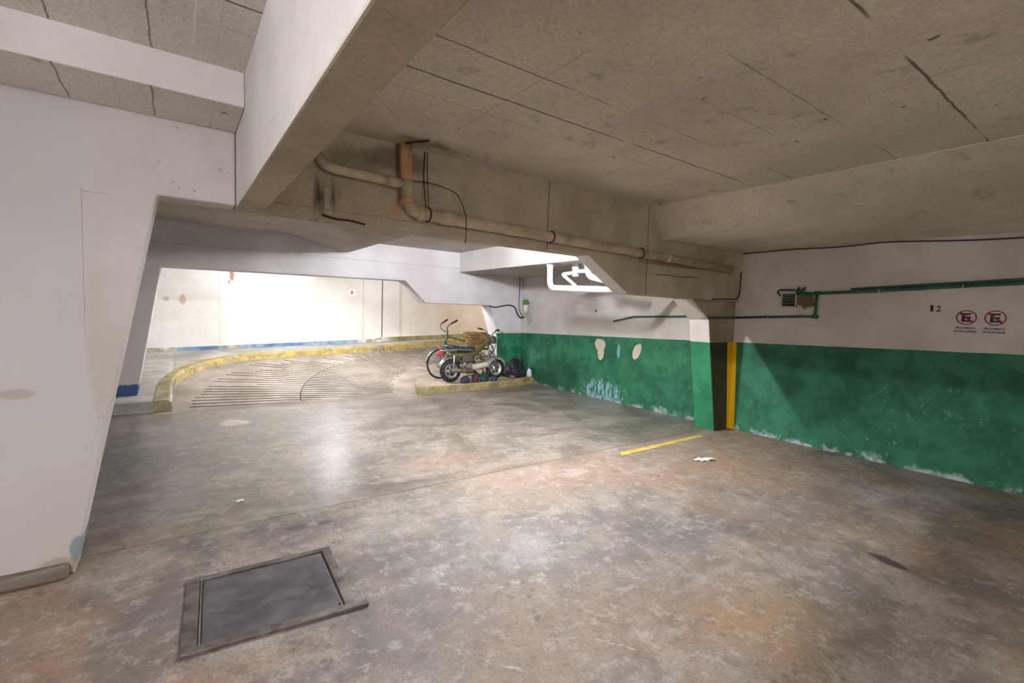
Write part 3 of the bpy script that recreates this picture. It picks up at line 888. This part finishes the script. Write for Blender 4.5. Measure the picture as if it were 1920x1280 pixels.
cable('hanger_wire', [(1.505, y_, 2.60), (1.50, y_, 2.40), (1.50, y_-.05, 2.17)], .004, 'straight dark wire dropping from the ceiling onto the waste pipe', cat='wire')
cable('hanger_wire', [(1.525, y_, 2.60), (1.53, y_, 2.40), (1.52, y_-.05, 2.17)], .003, 'thin second wire beside the straight hanger wire', cat='wire')
cable('hanging_wire', [(1.37, y_-.04, 2.36), (1.5, y_-.03, 2.375), (1.64, y_-.03, 2.365), (1.75, y_-.04, 2.33), (1.80, y_-.06, 2.24), (1.805, y_-.105, 2.12), (1.81, y_-.09, 1.96)], .0035, 'thin wire arching over and hanging below the beam', cat='wire')
cable('bent_rebar', [(1.30, F1-.02, 2.60), (1.33, F1-.12, 2.597), (1.42, F1-.26, 2.594)], .007, 'short bent rusty bar at the ceiling above the waste pipe', M['rust'], cat='rebar')
cable('exposed_rebar', [(.79, F1-.006, 2.045), (.88, F1-.012, 2.028), (.97, F1-.010, 2.03), (1.07, F1-.004, 2.018)], .008, 'rusty reinforcing bar exposed at the lower edge of the beam', M['rust'], cat='rebar')

# ------------------------------------------------------------------ white pipes in the lit bay
def white_pipes():
    e = empty('white_waste_pipe', (4.52, 5.45, 1.83), 'white bent plastic pipe nearest the frame post, hanging under the ceiling', 'pipe')
    tube('pipe', fillet([(4.52, 5.42, 2.172), (4.53, 5.42, 1.82), (4.56, 4.36, 1.775), (5.94, 4.15, 1.775)], .12, 8), .044, M['pvc'], e, 16)
    tube('coupling', [(4.52, 5.42, 2.172), (4.52, 5.42, 2.12)], .052, M['pvc'], e, 16)
    e['label'] = 'white bent plastic pipe, the longest under the lit bay ceiling'
    e = empty('white_waste_pipe', (4.9, 5.0, 2.0), 'white pipe elbow dropping beside the beam haunch', 'pipe')
    tube('pipe', fillet([(4.74, 4.86, 2.172), (4.75, 4.85, 1.98), (4.84, 4.45, 1.89)], .10, 8), .046, M['pvc'], e, 16)
    tube('coupling', [(4.74, 4.86, 2.172), (4.74, 4.86, 2.11)], .055, M['pvc'], e, 16)
    e = empty('white_trap_pipe', (4.75, 5.1, 2.05), 'white pipe junction with a thin side branch between the bent pipes', 'pipe')
    tube('junction_body', [(4.76, 5.12, 2.172), (4.76, 5.12, 1.99)], .052, M['pvc'], e, 16)
    tube('collar', [(4.76, 5.12, 2.135), (4.76, 5.12, 2.105)], .062, M['pvc'], e, 16)
    tube('side_branch', fillet([(4.76, 5.12, 2.05), (4.70, 5.35, 2.03), (4.78, 5.12, 1.85)], .04, 5), .026, M['pvc'], e, 12)
    tube('side_branch', fillet([(4.76, 5.12, 2.06), (4.74, 4.86, 2.06)], .04, 5), .028, M['pvc'], e, 12)
white_pipes()

# ------------------------------------------------------------------ green conduit, switch box, signs on the green wall
def conduit():
    x = XW-.022
    e = empty('conduit', (x, 2.38, 1.76), 'green painted conduit along the white part of the wall', 'conduit')
    tube('upper_run', [(x, 2.62, 1.755), (x, 2.0, 1.775), (x, 1.0, 1.822), (x, -1.5, 1.94)], .017, M['green_pipe'], e, 12)
    tube('upper_twin_run', [(x, 2.05, 1.805), (x, 1.0, 1.853), (x, -1.5, 1.97)], .011, M['green_pipe'], e, 10)
    tube('drop_run', fillet([(x, 2.38, 1.765), (x, 2.385, 1.50), (x, 2.55, 1.497), (x, 3.315, 1.462)], .03, 5), .014, M['green_pipe'], e, 12)
    e2 = e
    e = empty('conduit', (x, 4.0, 1.46), 'green conduit wrapping the post and running on along the lit wall', 'conduit')
    tube('post_run', fillet([(x, 3.318, 1.462), (5.36, 3.318, 1.45), (5.335, 3.36, 1.45), (5.345, 3.64, 1.455), (x, 3.645, 1.458), (x, 4.0, 1.462), (x, 5.0, 1.43), (x, 5.42, 1.345)], .03, 5), .014, M['green_pipe'], e, 12)
    e, e2 = e2, e
    for yy, zz in ((2.9, 1.48), (1.80, 1.785), (1.16, 1.815), (.4, 1.85)):
        ring = [(x+.019*math.cos(a), yy, zz+.019*math.sin(a)) for a in [2*math.pi*k/12 for k in range(12)]]
        tube('clip', ring, .005, M['white_metal'], e, 6, closed=True)
    for yy, zz in ((4.0, 1.462), (4.5, 1.447)):
        tube('clip', [(x, yy, zz-.03), (x, yy, zz+.015)], .006, M['green_pipe'], e2, 6)
    for p in ((2.38, 1.765), (2.385, 1.50)):
        lathe('fitting', [(0, -.03), (.022, -.03), (.022, .03), (0, .03)], (x, p[0], p[1]), (0, 1, 0), M['green_pipe'], e, 12)
conduit()

def switch_box():
    x = XW
    e = empty('switch_box', (x-.03, 2.67, 1.69), 'open electrical box with a pale rim set in the wall', 'box')
    y0, y1, z0, z1 = 2.59, 2.76, 1.605, 1.775
    box('back_plate', x-.012, x-.001, y0, y1, z0, z1, M['dark'], e)
    for (a, b, c, d) in ((y0, y1, z0, z0+.010), (y0, y0+.010, z0, z1), (y0, y1, z1-.014, z1), (y1-.008, y1, z0, z1)):
        box('rim', x-.045, x-.001, a, b, c, d, M['white_metal'], e)
    for k, zz in enumerate((1.655, 1.69, 1.72, 1.745)):
        box('fuse_carrier', x-.032, x-.010, y0+.02, y1-.02-.02*(k % 2), zz-.010, zz+.008, M['sheet'] if k % 2 else M['green_frame'], e)
switch_box()
cable('cable_stub', [(XW-.03, 2.77, 1.74), (XW-.03, 2.80, 1.765), (XW-.03, 2.80, 1.80), (XW-.03, 2.75, 1.81), (XW-.03, 2.62, 1.805)], .009, 'dark cable curling round the top of the open box', M['cable'])
cable('wire_tangle', [(XW-.03, 2.60, 1.78), (XW-.04, 2.57, 1.83), (XW-.04, 2.555, 1.775), (XW-.05, 2.53, 1.80), (XW-.04, 2.50, 1.83), (XW-.04, 2.52, 1.77), (XW-.05, 2.56, 1.75), (XW-.04, 2.50, 1.755)], .012, 'knot of green painted wires between the box and the conduit', M['green_pipe'], cat='wire')
cable('loose_wire', [(XW-.02, 2.575, 1.60), (XW-.02, 2.555, 1.56), (XW-.02, 2.53, 1.53), (XW-.02, 2.50, 1.505)], .005, 'pale loose wire from the box down to the lower conduit', M['white_metal'], cat='wire')

def text_geo(s, size, bold=.0):
    cu = bpy.data.curves.new('t', 'FONT'); cu.body = s; cu.size = size; cu.align_x = 'CENTER'; cu.align_y = 'CENTER'
    cu.extrude = .0006; cu.offset = bold; cu.resolution_u = 3
    o = bpy.data.objects.new('t', cu); col.objects.link(o)
    bpy.context.view_layer.update()
    me = bpy.data.meshes.new_from_object(o.evaluated_get(bpy.context.evaluated_depsgraph_get()))
    v = [tuple(q.co) for q in me.vertices]; f = [tuple(p.vertices) for p in me.polygons]
    bpy.data.objects.remove(o); bpy.data.curves.remove(cu); bpy.data.meshes.remove(me)
    return v, f
def on_wall(v, yc, zc, x, sx=1., sy=1., slant=0.):
    # text plane: u runs towards the viewer along the wall (-y), v up
    return [(x-q[2], yc-q[0]*sx, zc+q[1]*sy+slant*q[0]*sx) for q in v]
def wall_text(name, s, yc, zc, h, width, mat, parent=None, bold=.0):
    v, f = text_geo(s, 1.0, bold)
    xs = [q[0] for q in v]; ys = [q[1] for q in v]
    w_, h_ = max(xs)-min(xs), max(ys)-min(ys)
    cx, cy = (max(xs)+min(xs))/2, (max(ys)+min(ys))/2
    v = [((q[0]-cx)*width/w_, (q[1]-cy)*h/h_, q[2]) for q in v]
    return mesh(name, on_wall(v, yc, zc, XW-.001), f, mat, parent)
def no_parking(yc, label):
    e = empty('no_parking_sign', (XW, yc, 1.37), label, 'sign', 'no parking signs on the wall')
    zc = 1.525; r = .068
    V = []; F = []; n = 40
    for k in range(n):
        a = 2*math.pi*k/n
        for rr in (r, r*.86):
            for xx in (XW-.0005, XW-.0022): V.append((xx, yc-rr*math.cos(a)*1.05, zc+rr*math.sin(a)))
    for k in range(n):
        a, b = k*4, ((k+1) % n)*4
        F += [(a+1, b+1, b+3, a+3), (a, b, b+1, a+1), (a+2, a+3, b+3, b+2)]
    mesh('ring', V, F, M['red_print'], e)
    wall_text('letter', 'E', yc, zc, .082, .066, M['black_print'], e, .035)
    d = .064; q = .006
    sl = [(-d*.74-q, d*.70-q), (-d*.74+q, d*.70+q), (d*.74+q, -d*.70+q), (d*.74-q, -d*.70-q)]
    mesh('slash', [(XW-.0028, yc-u, zc+v) for u, v in sl]+[(XW-.0006, yc-u, zc+v) for u, v in sl], [(0, 1, 2, 3), (4, 5, 6, 7), (0, 1, 5, 4), (1, 2, 6, 5), (2, 3, 7, 6), (3, 0, 4, 7)], M['red_print'], e)
    wall_text('lettering', 'PROHIBIDO', yc, 1.428, .019, .136, M['black_print'], e, .03)
    wall_text('lettering', 'ESTACIONAR', yc, 1.397, .019, .150, M['black_print'], e, .03)
no_parking(1.125, 'round red and black no parking sign beside the number 12')
no_parking(.935, 'round red and black no parking sign further from the number 12')
nb = empty('bay_number', (XW, 1.35, 1.57), 'small black bay number 12 painted on the wall', 'number')
wall_text('digit', '1', 1.375, 1.607, .062, .024, M['black_print'], nb, 0.)
wall_text('digit', '2', 1.325, 1.604, .058, .036, M['black_print'], nb, .02)

cable('ceiling_cable', [(XW-.01, 3.28, 2.28), (XW-.012, 2.7, 2.283), (XW-.015, 2.2, 2.268), (XW-.02, 1.74, 2.275), (XW-.015, 1.2, 2.235), (XW-.012, .6, 2.215), (XW-.012, -1, 2.20)], .007, 'dark cable following the top edge of the white wall')
cable('beam_cable', [(XW-.02, F1-.012, 2.05), (XW-.03, F1-.012, 1.9), (XW-.04, F1-.012, 1.76), (XW-.12, F1-.012, 1.70), (5.62, F1-.012, 1.69), (5.3, F1-.012, 1.675)], .007, 'dark cable dropping from the waste pipe end to the foot of the beam')

# small plugs on the lit wall
for yy, zz, lb in ((4.05, 1.63, 'grey wall plug just under the beam haunch'), (5.85, 1.51, 'grey wall plug above the end of the conduit')):
    tag(lathe('wall_plug', [(0, .012), (.014, .012), (.02, .006), (.022, 0)], (XW, yy, zz), (-1, 0, 0), M['sheet'], None, 12), lb, 'plug')

# caged lamp and cables in the corner by the second frame
def caged_lamp():
    c = Vector((XW-.09, 7.76, 1.58))
    e = empty('caged_lamp', c, 'small caged lamp with a green cap in the corner', 'lamp')
    lathe('cap', [(0, .13), (.045, .125), (.062, .07), (.062, .02), (0, .02)], c, (0, 0, 1), M['lamp_green'], e, 16)
    lathe('globe', [(.045, .02), (.05, -.03), (.042, -.10), (.02, -.14), (0, -.15)], c, (0, 0, 1), M['pvc'], e, 16)
    for k in range(6):
        a = 2*math.pi*k/6
        u = Vector((math.cos(a), math.sin(a), 0))
        tube('cage_wire', smooth_line([tuple(c+u*.06+Vector((0, 0, .02))), tuple(c+u*.072+Vector((0, 0, -.06))), tuple(c+u*.055+Vector((0, 0, -.15))), tuple(c+Vector((0, 0, -.19)))], 4), .005, M['white_metal'], e, 6)
    tube('bracket', [tuple(c+Vector((0, 0, .06))), (XW-.001, c.y, c.z+.06)], .015, M['sheet'], e, 8)
caged_lamp()
cable('corner_cable', [(5.12, F2-.02, 1.555), (5.25, F2-.02, 1.53), (5.42, F2-.02, 1.56), (5.6, F2-.02, 1.585), (5.74, F2-.025, 1.54), (5.80, F2-.05, 1.40), (5.86, F2-.08, 1.335), (5.90, F2-.15, 1.35)], .013, 'black cable sagging from the frame beam to the caged lamp', M['black'])
cable('corner_riser_cable', [(5.86, F2-.012, 2.17), (5.86, F2-.012, 1.8), (5.85, F2-.015, 1.58), (5.88, F2-.05, 1.42), (5.90, F2-.10, 1.36)], .008, 'dark cable coming down the corner to the caged lamp')

# ------------------------------------------------------------------ moped and bicycle on the island
GZ = .137
def arc(c, r, a0, a1, y, n=14, rx=None):
    return [(c[0]+(rx or r)*math.cos(R(a0+(a1-a0)*k/n)), y, c[1]+r*math.sin(R(a0+(a1-a0)*k/n))) for k in range(n+1)]
def torus(name, c, rad, r, mat, parent, n=36, m=10, squash=1.):
    pts = [(c[0]+rad*math.cos(2*math.pi*k/n), c[1], c[2]+rad*math.sin(2*math.pi*k/n)) for k in range(n)]
    return tube(name, pts, r, mat, parent, m, closed=True)

def fat_wheel(e, c, rad, yy, ang=0):
    w_ = lathe('wheel', [(.03, -.035), (.045, -.03), (.05, -.012), (rad*.52, -.012), (rad*.60, -.045), (rad*.66, -.045), (rad*.66, .045), (rad*.60, .045), (rad*.52, .012), (.05, .012), (.045, .03), (.03, .035)], c, (0, 1, 0), M['chrome'], e, 28)
    torus('tyre', c, rad*.80, rad*.235, M['black'], w_, 32, 12)
    lathe('hub', [(0, -.06), (.028, -.06), (.03, .06), (0, .06)], c, (0, 1, 0), M['steel'], w_, 12)
    for k in range(5):
        a = 2*math.pi*k/5+ang
        p = Vector((c[0]+rad*.36*math.cos(a), c[1]-.016, c[2]+rad*.36*math.sin(a)))
        lathe('rim_hole', [(0, 0), (.024, 0), (.027, .006), (.027, .01)], p, (0, 1, 0), M['dark'], w_, 10)
    return w_

def moped():
    y = 7.62
    e = empty('moped', (4.56, y, GZ), 'small old moped with a dark green seat and fat tyres on the island', 'moped')
    rc, fc = (4.08, y, GZ+.205), (5.05, y, GZ+.205)
    fat_wheel(e, rc, .205, y); fat_wheel(e, fc, .195, y, .4)
    # backbone
    v, f = tubegeo(smooth_line([(4.90, y, .93), (4.78, y, .82), (4.6, y, .69), (4.4, y, .62), (4.2, y, .62), (4.0, y, .66)], 4), [.045]*4+[.06]*4+[.085]*4+[.085]*4+[.06]*4+[.045], 12)
    mesh('frame', v, f, M['olive'], e, smooth=True)
    # seat: rounded cushion
    V = []; F = []; n = 14; m_ = 12
    for i in range(n+1):
        t = i/n; x = 3.96+.60*t
        w_ = .125*(1-abs(2*t-1)**6*.55)*(1-.15*t); h = .055*(1-abs(2*t-1)**5*.6)
        zc = .765-.03*t+.02*math.cos(t*5)
        for k in range(m_):
            a = 2*math.pi*k/m_
            ca, sa = math.cos(a), math.sin(a)
            V.append((x, y+w_*math.copysign(abs(ca)**.6, ca), zc+h*math.copysign(abs(sa)**.7, sa)))
    for i in range(n):
        for k in range(m_): F.append((i*m_+k, i*m_+(k+1) % m_, (i+1)*m_+(k+1) % m_, (i+1)*m_+k))
    F += [tuple(range(m_)), tuple(n*m_+k for k in range(m_))]
    st = mesh('seat', V, F, M['seat'], e, smooth=True)
    tube('seat_trim', [(3.985, y-.118, .735), (4.2, y-.132, .735), (4.45, y-.128, .715), (4.54, y-.10, .712)], .008, M['chrome'], st, 6)
    # rear fender, lamp, carrier
    v = []; f = []; A = arc(rc[::2], .255, 25, 165, y, 14)
    for i, p in enumerate(A):
        for s_, dz in ((-.065, -.02), (-.05, .008), (.05, .008), (.065, -.02)): 
            q = Vector((p[0]-rc[0], 0, p[2]-rc[2])).normalized()*dz
            v.append((p[0]+q.x, y+s_, p[2]+q.z))
    for i in range(len(A)-1):
        for k in range(3): f.append((i*4+k, i*4+k+1, i*4+k+5, i*4+k+4))
    fo = mesh('rear_fender', v, f, M['steel'], e, smooth=True); sd = fo.modifiers.new('t', 'SOLIDIFY'); sd.thickness = .004
    lathe('tail_lamp', [(0, .05), (.035, .048), (.05, .02), (.052, -.03), (.03, -.04)], (3.86, y, .665), (-1, 0, .2), M['red'], e, 16)
    tube('tail_bracket', [(3.88, y, .66), (3.98, y, .67)], .016, M['sheet'], e, 8)
    tube('carrier', fillet([(4.1, y-.10, .70), (3.90, y-.10, .72), (3.86, y, .72), (3.90, y+.10, .72), (4.1, y+.10, .70)], .05, 4), .009, M['chrome'], e, 8)
    for s_ in (-1, 1):
        tube('shock_absorber', [(4.10, y+s_*.10, .64), (4.085, y+s_*.10, .36)], .02, M['chrome'], e, 10)
        tube('swing_arm', [(4.50, y+s_*.085, .40), (4.08, y+s_*.085, GZ+.205)], .016, M['sheet'], e, 8)
        tube('fork_leg', [(4.92, y+s_*.075, .80), (5.05, y+s_*.075, GZ+.205)], [.024, .019], M['steel'], e, 10)
        tube('foot_peg', [(4.52, y+s_*.06, .30), (4.52, y+s_*.24, .30)], .013, M['black'], e, 8)
        tube('handlebar', smooth_line([(4.91, y, .97), (4.90, y+s_*.09, 1.0), (4.93, y+s_*.16, 1.07), (4.88, y+s_*.32, 1.10)], 4), .012, M['chrome'], e, 8)
        tube('grip', [(4.893, y+s_*.24, 1.09), (4.868, y+s_*.37, 1.105)], .019, M['black'], e, 10)
        tube('brake_lever', [(4.93, y+s_*.22, 1.085), (4.98, y+s_*.27, 1.06), (4.99, y+s_*.35, 1.06)], .006, M['steel'], e, 6)
    tube('steering_head', [(4.87, y, 1.0), (4.92, y, .80)], .033, M['sheet'], e, 12)
    # front fender
    v = []; f = []; A = arc(fc[::2], .24, 20, 175, y, 14)
    for i, p in enumerate(A):
        for s_, dz in ((-.085, -.06), (-.055, .008), (.055, .008), (.085, -.06)):
            q = Vector((p[0]-fc[0], 0, p[2]-fc[2])).normalized()*dz
            v.append((p[0]+q.x, y+s_, p[2]+q.z))
    for i in range(len(A)-1):
        for k in range(3): f.append((i*4+k, i*4+k+1, i*4+k+5, i*4+k+4))
    fo = mesh('front_fender', v, f, M['grey_plastic'], e, smooth=True); sd = fo.modifiers.new('t', 'SOLIDIFY'); sd.thickness = .004
    # engine
    en = lathe('engine', [(0, -.10), (.075, -.10), (.10, -.075), (.10, .06), (.07, .09), (0, .09)], (4.46, y, .40), (0, 1, 0), M['engine'], e, 20)
    for k in range(6):
        x = 4.56+.026*k
        box('cooling_fin', x, x+.011, y-.062, y+.062, .345, .465, M['engine'], en)
    tube('cylinder', [(4.54, y, .405), (4.74, y, .405)], .045, M['steel'], en, 12)
    tube('carburettor', [(4.60, y+.02, .47), (4.55, y+.02, .54), (4.48, y+.02, .57)], .024, M['sheet'], en, 10)
    ex = tube('exhaust', smooth_line([(4.72, y-.06, .37), (4.74, y-.10, .27), (4.62, y-.12, .24), (4.35, y-.13, .27)], 4), .016, M['engine'], e, 10)
    tube('muffler', [(4.48, y-.14, .335), (4.44, y-.14, .335), (4.20, y-.14, .355), (4.0, y-.14, .37)], [.025, .045, .045, .03], M['engine'], ex, 14)
    tube('heat_shield', [(4.80, y-.11, .44), (4.78, y-.12, .44), (4.48, y-.12, .40), (4.46, y-.12, .40)], [.03, .058, .058, .03], M['white_metal'], ex, 14)
    box('side_cover', 4.28, 4.50, y-.10, y-.075, .50, .63, M['sheet'], e, bevel=.02)
    tube('side_stand', [(4.40, y-.08, .30), (4.32, y-.19, GZ+.004)], .012, M['sheet'], e, 8)
    hl = lathe('headlamp', [(0, -.05), (.05, -.045), (.075, 0), (.078, .05), (.07, .056), (0, .062)], (4.97, y, .90), (1, 0, -.05), M['sheet'], e, 18)
    lathe('lens', [(.068, .057), (.05, .072), (0, .078)], (4.97, y, .90), (1, 0, -.05), M['chrome'], hl, 18)
    tube('throttle_cable', smooth_line([(4.90, y-.10, 1.01), (4.98, y-.12, .86), (4.92, y-.10, .66), (4.74, y-.06, .58), (4.6, y-.03, .55)], 5), .007, M['black'], e, 6)
    tube('brake_cable', smooth_line([(4.90, y-.16, 1.06), (5.02, y-.15, .95), (5.02, y-.12, .7), (5.05, y-.09, .45)], 5), .006, M['black'], e, 6)
moped()

def bicycle():
    y = 8.05
    e = empty('bicycle', (4.5, y, GZ), 'old bicycle with high handlebar leaning behind the moped', 'bicycle')
    r = .285; wf, wr = (4.09, y, GZ+r), (5.06, y, GZ+r)
    for c in (wf, wr):
        w_ = torus('wheel', c, r-.028, .011, M['chrome'], e, 40, 8)
        torus('tyre', c, r-.017, .017, M['black'], w_, 40, 8)
        lathe('hub', [(0, -.045), (.018, -.045), (.018, .045), (0, .045)], c, (0, 1, 0), M['steel'], w_, 10)
        sp = []
        for k in range(18):
            a = 2*math.pi*k/18
            sp.append(tubegeo([(c[0]+.016*math.cos(a+1), y+(.03 if k % 2 else -.03), c[2]+.016*math.sin(a+1)), (c[0]+(r-.03)*math.cos(a), y, c[2]+(r-.03)*math.sin(a))], .0022, 4))
        v, f = join_geo(sp)
        o = mesh('spokes', v, f, M['steel'], w_); o['kind'] = 'stuff'
    hd0, hd1 = (4.22, y, .98), (4.18, y, .80)
    bb, sc0, sc1 = (4.62, y, .42), (4.62, y, .42), (4.74, y, .92)
    g = M['green_frame']
    tube('head_tube', [hd0, hd1], .020, g, e, 10)
    tube('top_tube', [(4.215, y, .94), (4.72, y, .83)], .015, M['olive'], e, 10)
    tube('down_tube', [(4.19, y, .83), bb], .017, g, e, 10)
    tube('seat_tube', [bb, sc1], .016, g, e, 10)
    for s_ in (-1, 1):
        tube('chain_stay', [(4.62, y+s_*.02, .42), (5.06, y+s_*.05, GZ+r)], .010, g, e, 8)
        tube('seat_stay', [(4.73, y+s_*.02, .86), (5.06, y+s_*.05, GZ+r)], .009, g, e, 8)
        tube('fork_blade', smooth_line([(4.18, y+s_*.02, .80), (4.15, y+s_*.045, .66), (4.09, y+s_*.05, GZ+r)], 4), .011, g, e, 8)
        tube('handlebar', smooth_line([(4.23, y, 1.03), (4.20, y+s_*.06, 1.04), (4.15, y+s_*.13, 1.10), (4.17, y+s_*.17, 1.17), (4.25, y+s_*.19, 1.215)], 5), .012, M['sheet'], e, 8)
        tube('grip', [(4.20, y+s_*.18, 1.19), (4.33, y+s_*.205, 1.26)], .018, M['black'], e, 8)
        tube('carrier_strut', [(5.0, y+s_*.07, .80), (5.06, y+s_*.055, GZ+r)], .006, M['steel'], e, 6)
        box('pedal', 4.62-.05+s_*.11, 4.62+.05+s_*.11, y+s_*.10-.04, y+s_*.10+.04, .40-s_*.09-.01, .40-s_*.09+.01, M['black'], e)
        tube('crank_arm', [(4.62, y+s_*.05, .42), (4.62+s_*.11, y+s_*.06, .42-s_*.11)], .009, M['steel'], e, 8)
    tube('stem', [(4.225, y, .96), (4.23, y, 1.045)], .015, M['green_frame'], e, 10)
    lathe('chainring', [(.02, -.003), (.085, -.003), (.09, 0), (.085, .003), (.02, .003)], (4.62, y-.04, .42), (0, 1, 0), M['steel'], e, 28)
    V = []; F = []; n = 10; m_ = 10
    for i in range(n+1):
        t = i/n; x = 4.62+.26*t; w_ = .02+.065*t**1.3; h = .025
        for k in range(m_):
            a = 2*math.pi*k/m_; V.append((x, y+w_*math.cos(a), .955+h*math.sin(a)+.012*t))
    for i in range(n):
        for k in range(m_): F.append((i*m_+k, i*m_+(k+1) % m_, (i+1)*m_+(k+1) % m_, (i+1)*m_+k))
    F += [tuple(range(m_)), tuple(n*m_+k for k in range(m_))]
    mesh('saddle', V, F, M['black'], e, smooth=True)
    tube('seat_post', [(4.73, y, .88), (4.75, y, .94)], .013, M['chrome'], e, 8)
    tube('carrier', fillet([(4.80, y-.05, .80), (5.20, y-.06, .80), (5.20, y+.06, .80), (4.80, y+.05, .80)], .03, 3), .007, M['steel'], e, 6)
    v = []; f = []; A = arc(wf[::2], r+.02, 30, 175, y, 16)
    for i, p in enumerate(A):
        for s_ in (-.025, 0, .025): v.append((p[0], y+s_, p[2]-(abs(s_)*.4)))
    for i in range(len(A)-1):
        for k in range(2): f.append((i*3+k, i*3+k+1, i*3+k+4, i*3+k+3))
    o = mesh('mudguard', v, f, M['steel'], e, smooth=True); sd = o.modifiers.new('t', 'SOLIDIFY'); sd.thickness = .003
bicycle()

def basket():
    c = (4.68, 7.80, .80)
    e = empty('wicker_basket', c, 'brown wicker basket wedged between moped and bicycle', 'basket')
    x0, x1, y0, y1 = -.19, .19, -.13, .13
    def ring(s, z, k):
        pts = fillet([(c[0]+x0*s, c[1], z), (c[0]+x0*s, c[1]+y0*s, z), (c[0]+x1*s, c[1]+y0*s, z), (c[0]+x1*s, c[1]+y1*s, z), (c[0]+x0*s, c[1]+y1*s, z), (c[0]+x0*s, c[1]+.001, z)], .05, 4)
        return [(p.x+.006*math.sin(i*2.3+k), p.y+.006*math.cos(i*1.9+k), p.z+.004*math.sin(i*1.3+k)) for i, p in enumerate(pts)]
    for k in range(8):
        t = k/7
        tube('woven_strand', ring(.70+.3*t, .80+.22*t, k*1.7), .014 if k < 7 else .019, M['wicker'], e, 6, closed=True)
    for i in range(14):
        a = 2*math.pi*i/14
        ux, uy = max(-1, min(1, 1.3*math.cos(a))), max(-1, min(1, 1.3*math.sin(a)))
        tube('stake', [(c[0]+ux*.19*.70, c[1]+uy*.13*.70, .80), (c[0]+ux*.19, c[1]+uy*.13, 1.02)], .008, M['wicker'], e, 5)
    box('base', c[0]-.13, c[0]+.13, c[1]-.09, c[1]+.09, .792, .806, M['wicker'], e)
basket()

def lump(name, c, sx, sy, sz, mat, label, cat, seed, rough=.35, sub=4, flat=.35):
    bm = bmesh.new(); bmesh.ops.create_icosphere(bm, subdivisions=sub, radius=1)
    from mathutils import noise as nz
    off = Vector((seed*3.1, seed*1.7, seed*.9))
    for v in bm.verts:
        p = v.co.copy()
        d = 1+rough*(nz.noise(p*1.6+off)*.8+abs(nz.noise(p*4+off))*.5-.15+nz.noise(p*9+off)*.2)
        q = p*d
        if q.z < -flat: q.z = -flat+(q.z+flat)*.05
        v.co = Vector((c[0]+q.x*sx, c[1]+q.y*sy, c[2]+(q.z+flat)*sz))
    z0 = min(v.co.z for v in bm.verts)
    for v in bm.verts: v.co.z += c[2]-z0
    me = bpy.data.meshes.new(name); bm.to_mesh(me); bm.free()
    me.materials.append(mat); me.polygons.foreach_set('use_smooth', [True]*len(me.polygons))
    o = bpy.data.objects.new(name, me); col.objects.link(o)
    return tag(o, label, cat) if label else o
bg = empty('rubbish_bag', (5.6, 7.68, GZ), 'black rubbish bag slumped against the green wall', 'bag')
b_ = lump('bag_body', (5.58, 7.70, GZ), .22, .17, .25, M['bag'], None, None, 3, .5)
attach(b_, bg)
n_ = lump('bag_neck', (5.62, 7.72, GZ+.27), .055, .05, .09, M['bag'], None, None, 5, .6, 3); attach(n_, bg)
lump('crumpled_paper', (5.85, 7.56, GZ), .045, .06, .12, M['paper'], 'crumpled white paper beside the black rubbish bag', 'paper', 8, .6, 3)
lump('cloth_heap', (4.28, 7.41, GZ), .10, .06, .09, M['blue_bag'], 'crumpled blue cloth under the moped by its rear wheel', 'cloth', 11, .5, 3)
lump('cloth_heap', (4.49, 7.42, GZ), .075, .06, .12, M['maroon'], 'crumpled maroon cloth under the moped engine', 'cloth', 14, .6, 3)
lump('canvas_bag', (4.70, 7.43, GZ), .10, .06, .13, M['green_cloth'], 'dark green canvas bag under the moped', 'bag', 17, .4, 3)
lump('cloth_heap', (4.89, 7.41, GZ), .07, .05, .07, M['blue_bag'], 'small blue cloth by the moped front wheel', 'cloth', 21, .6, 3)
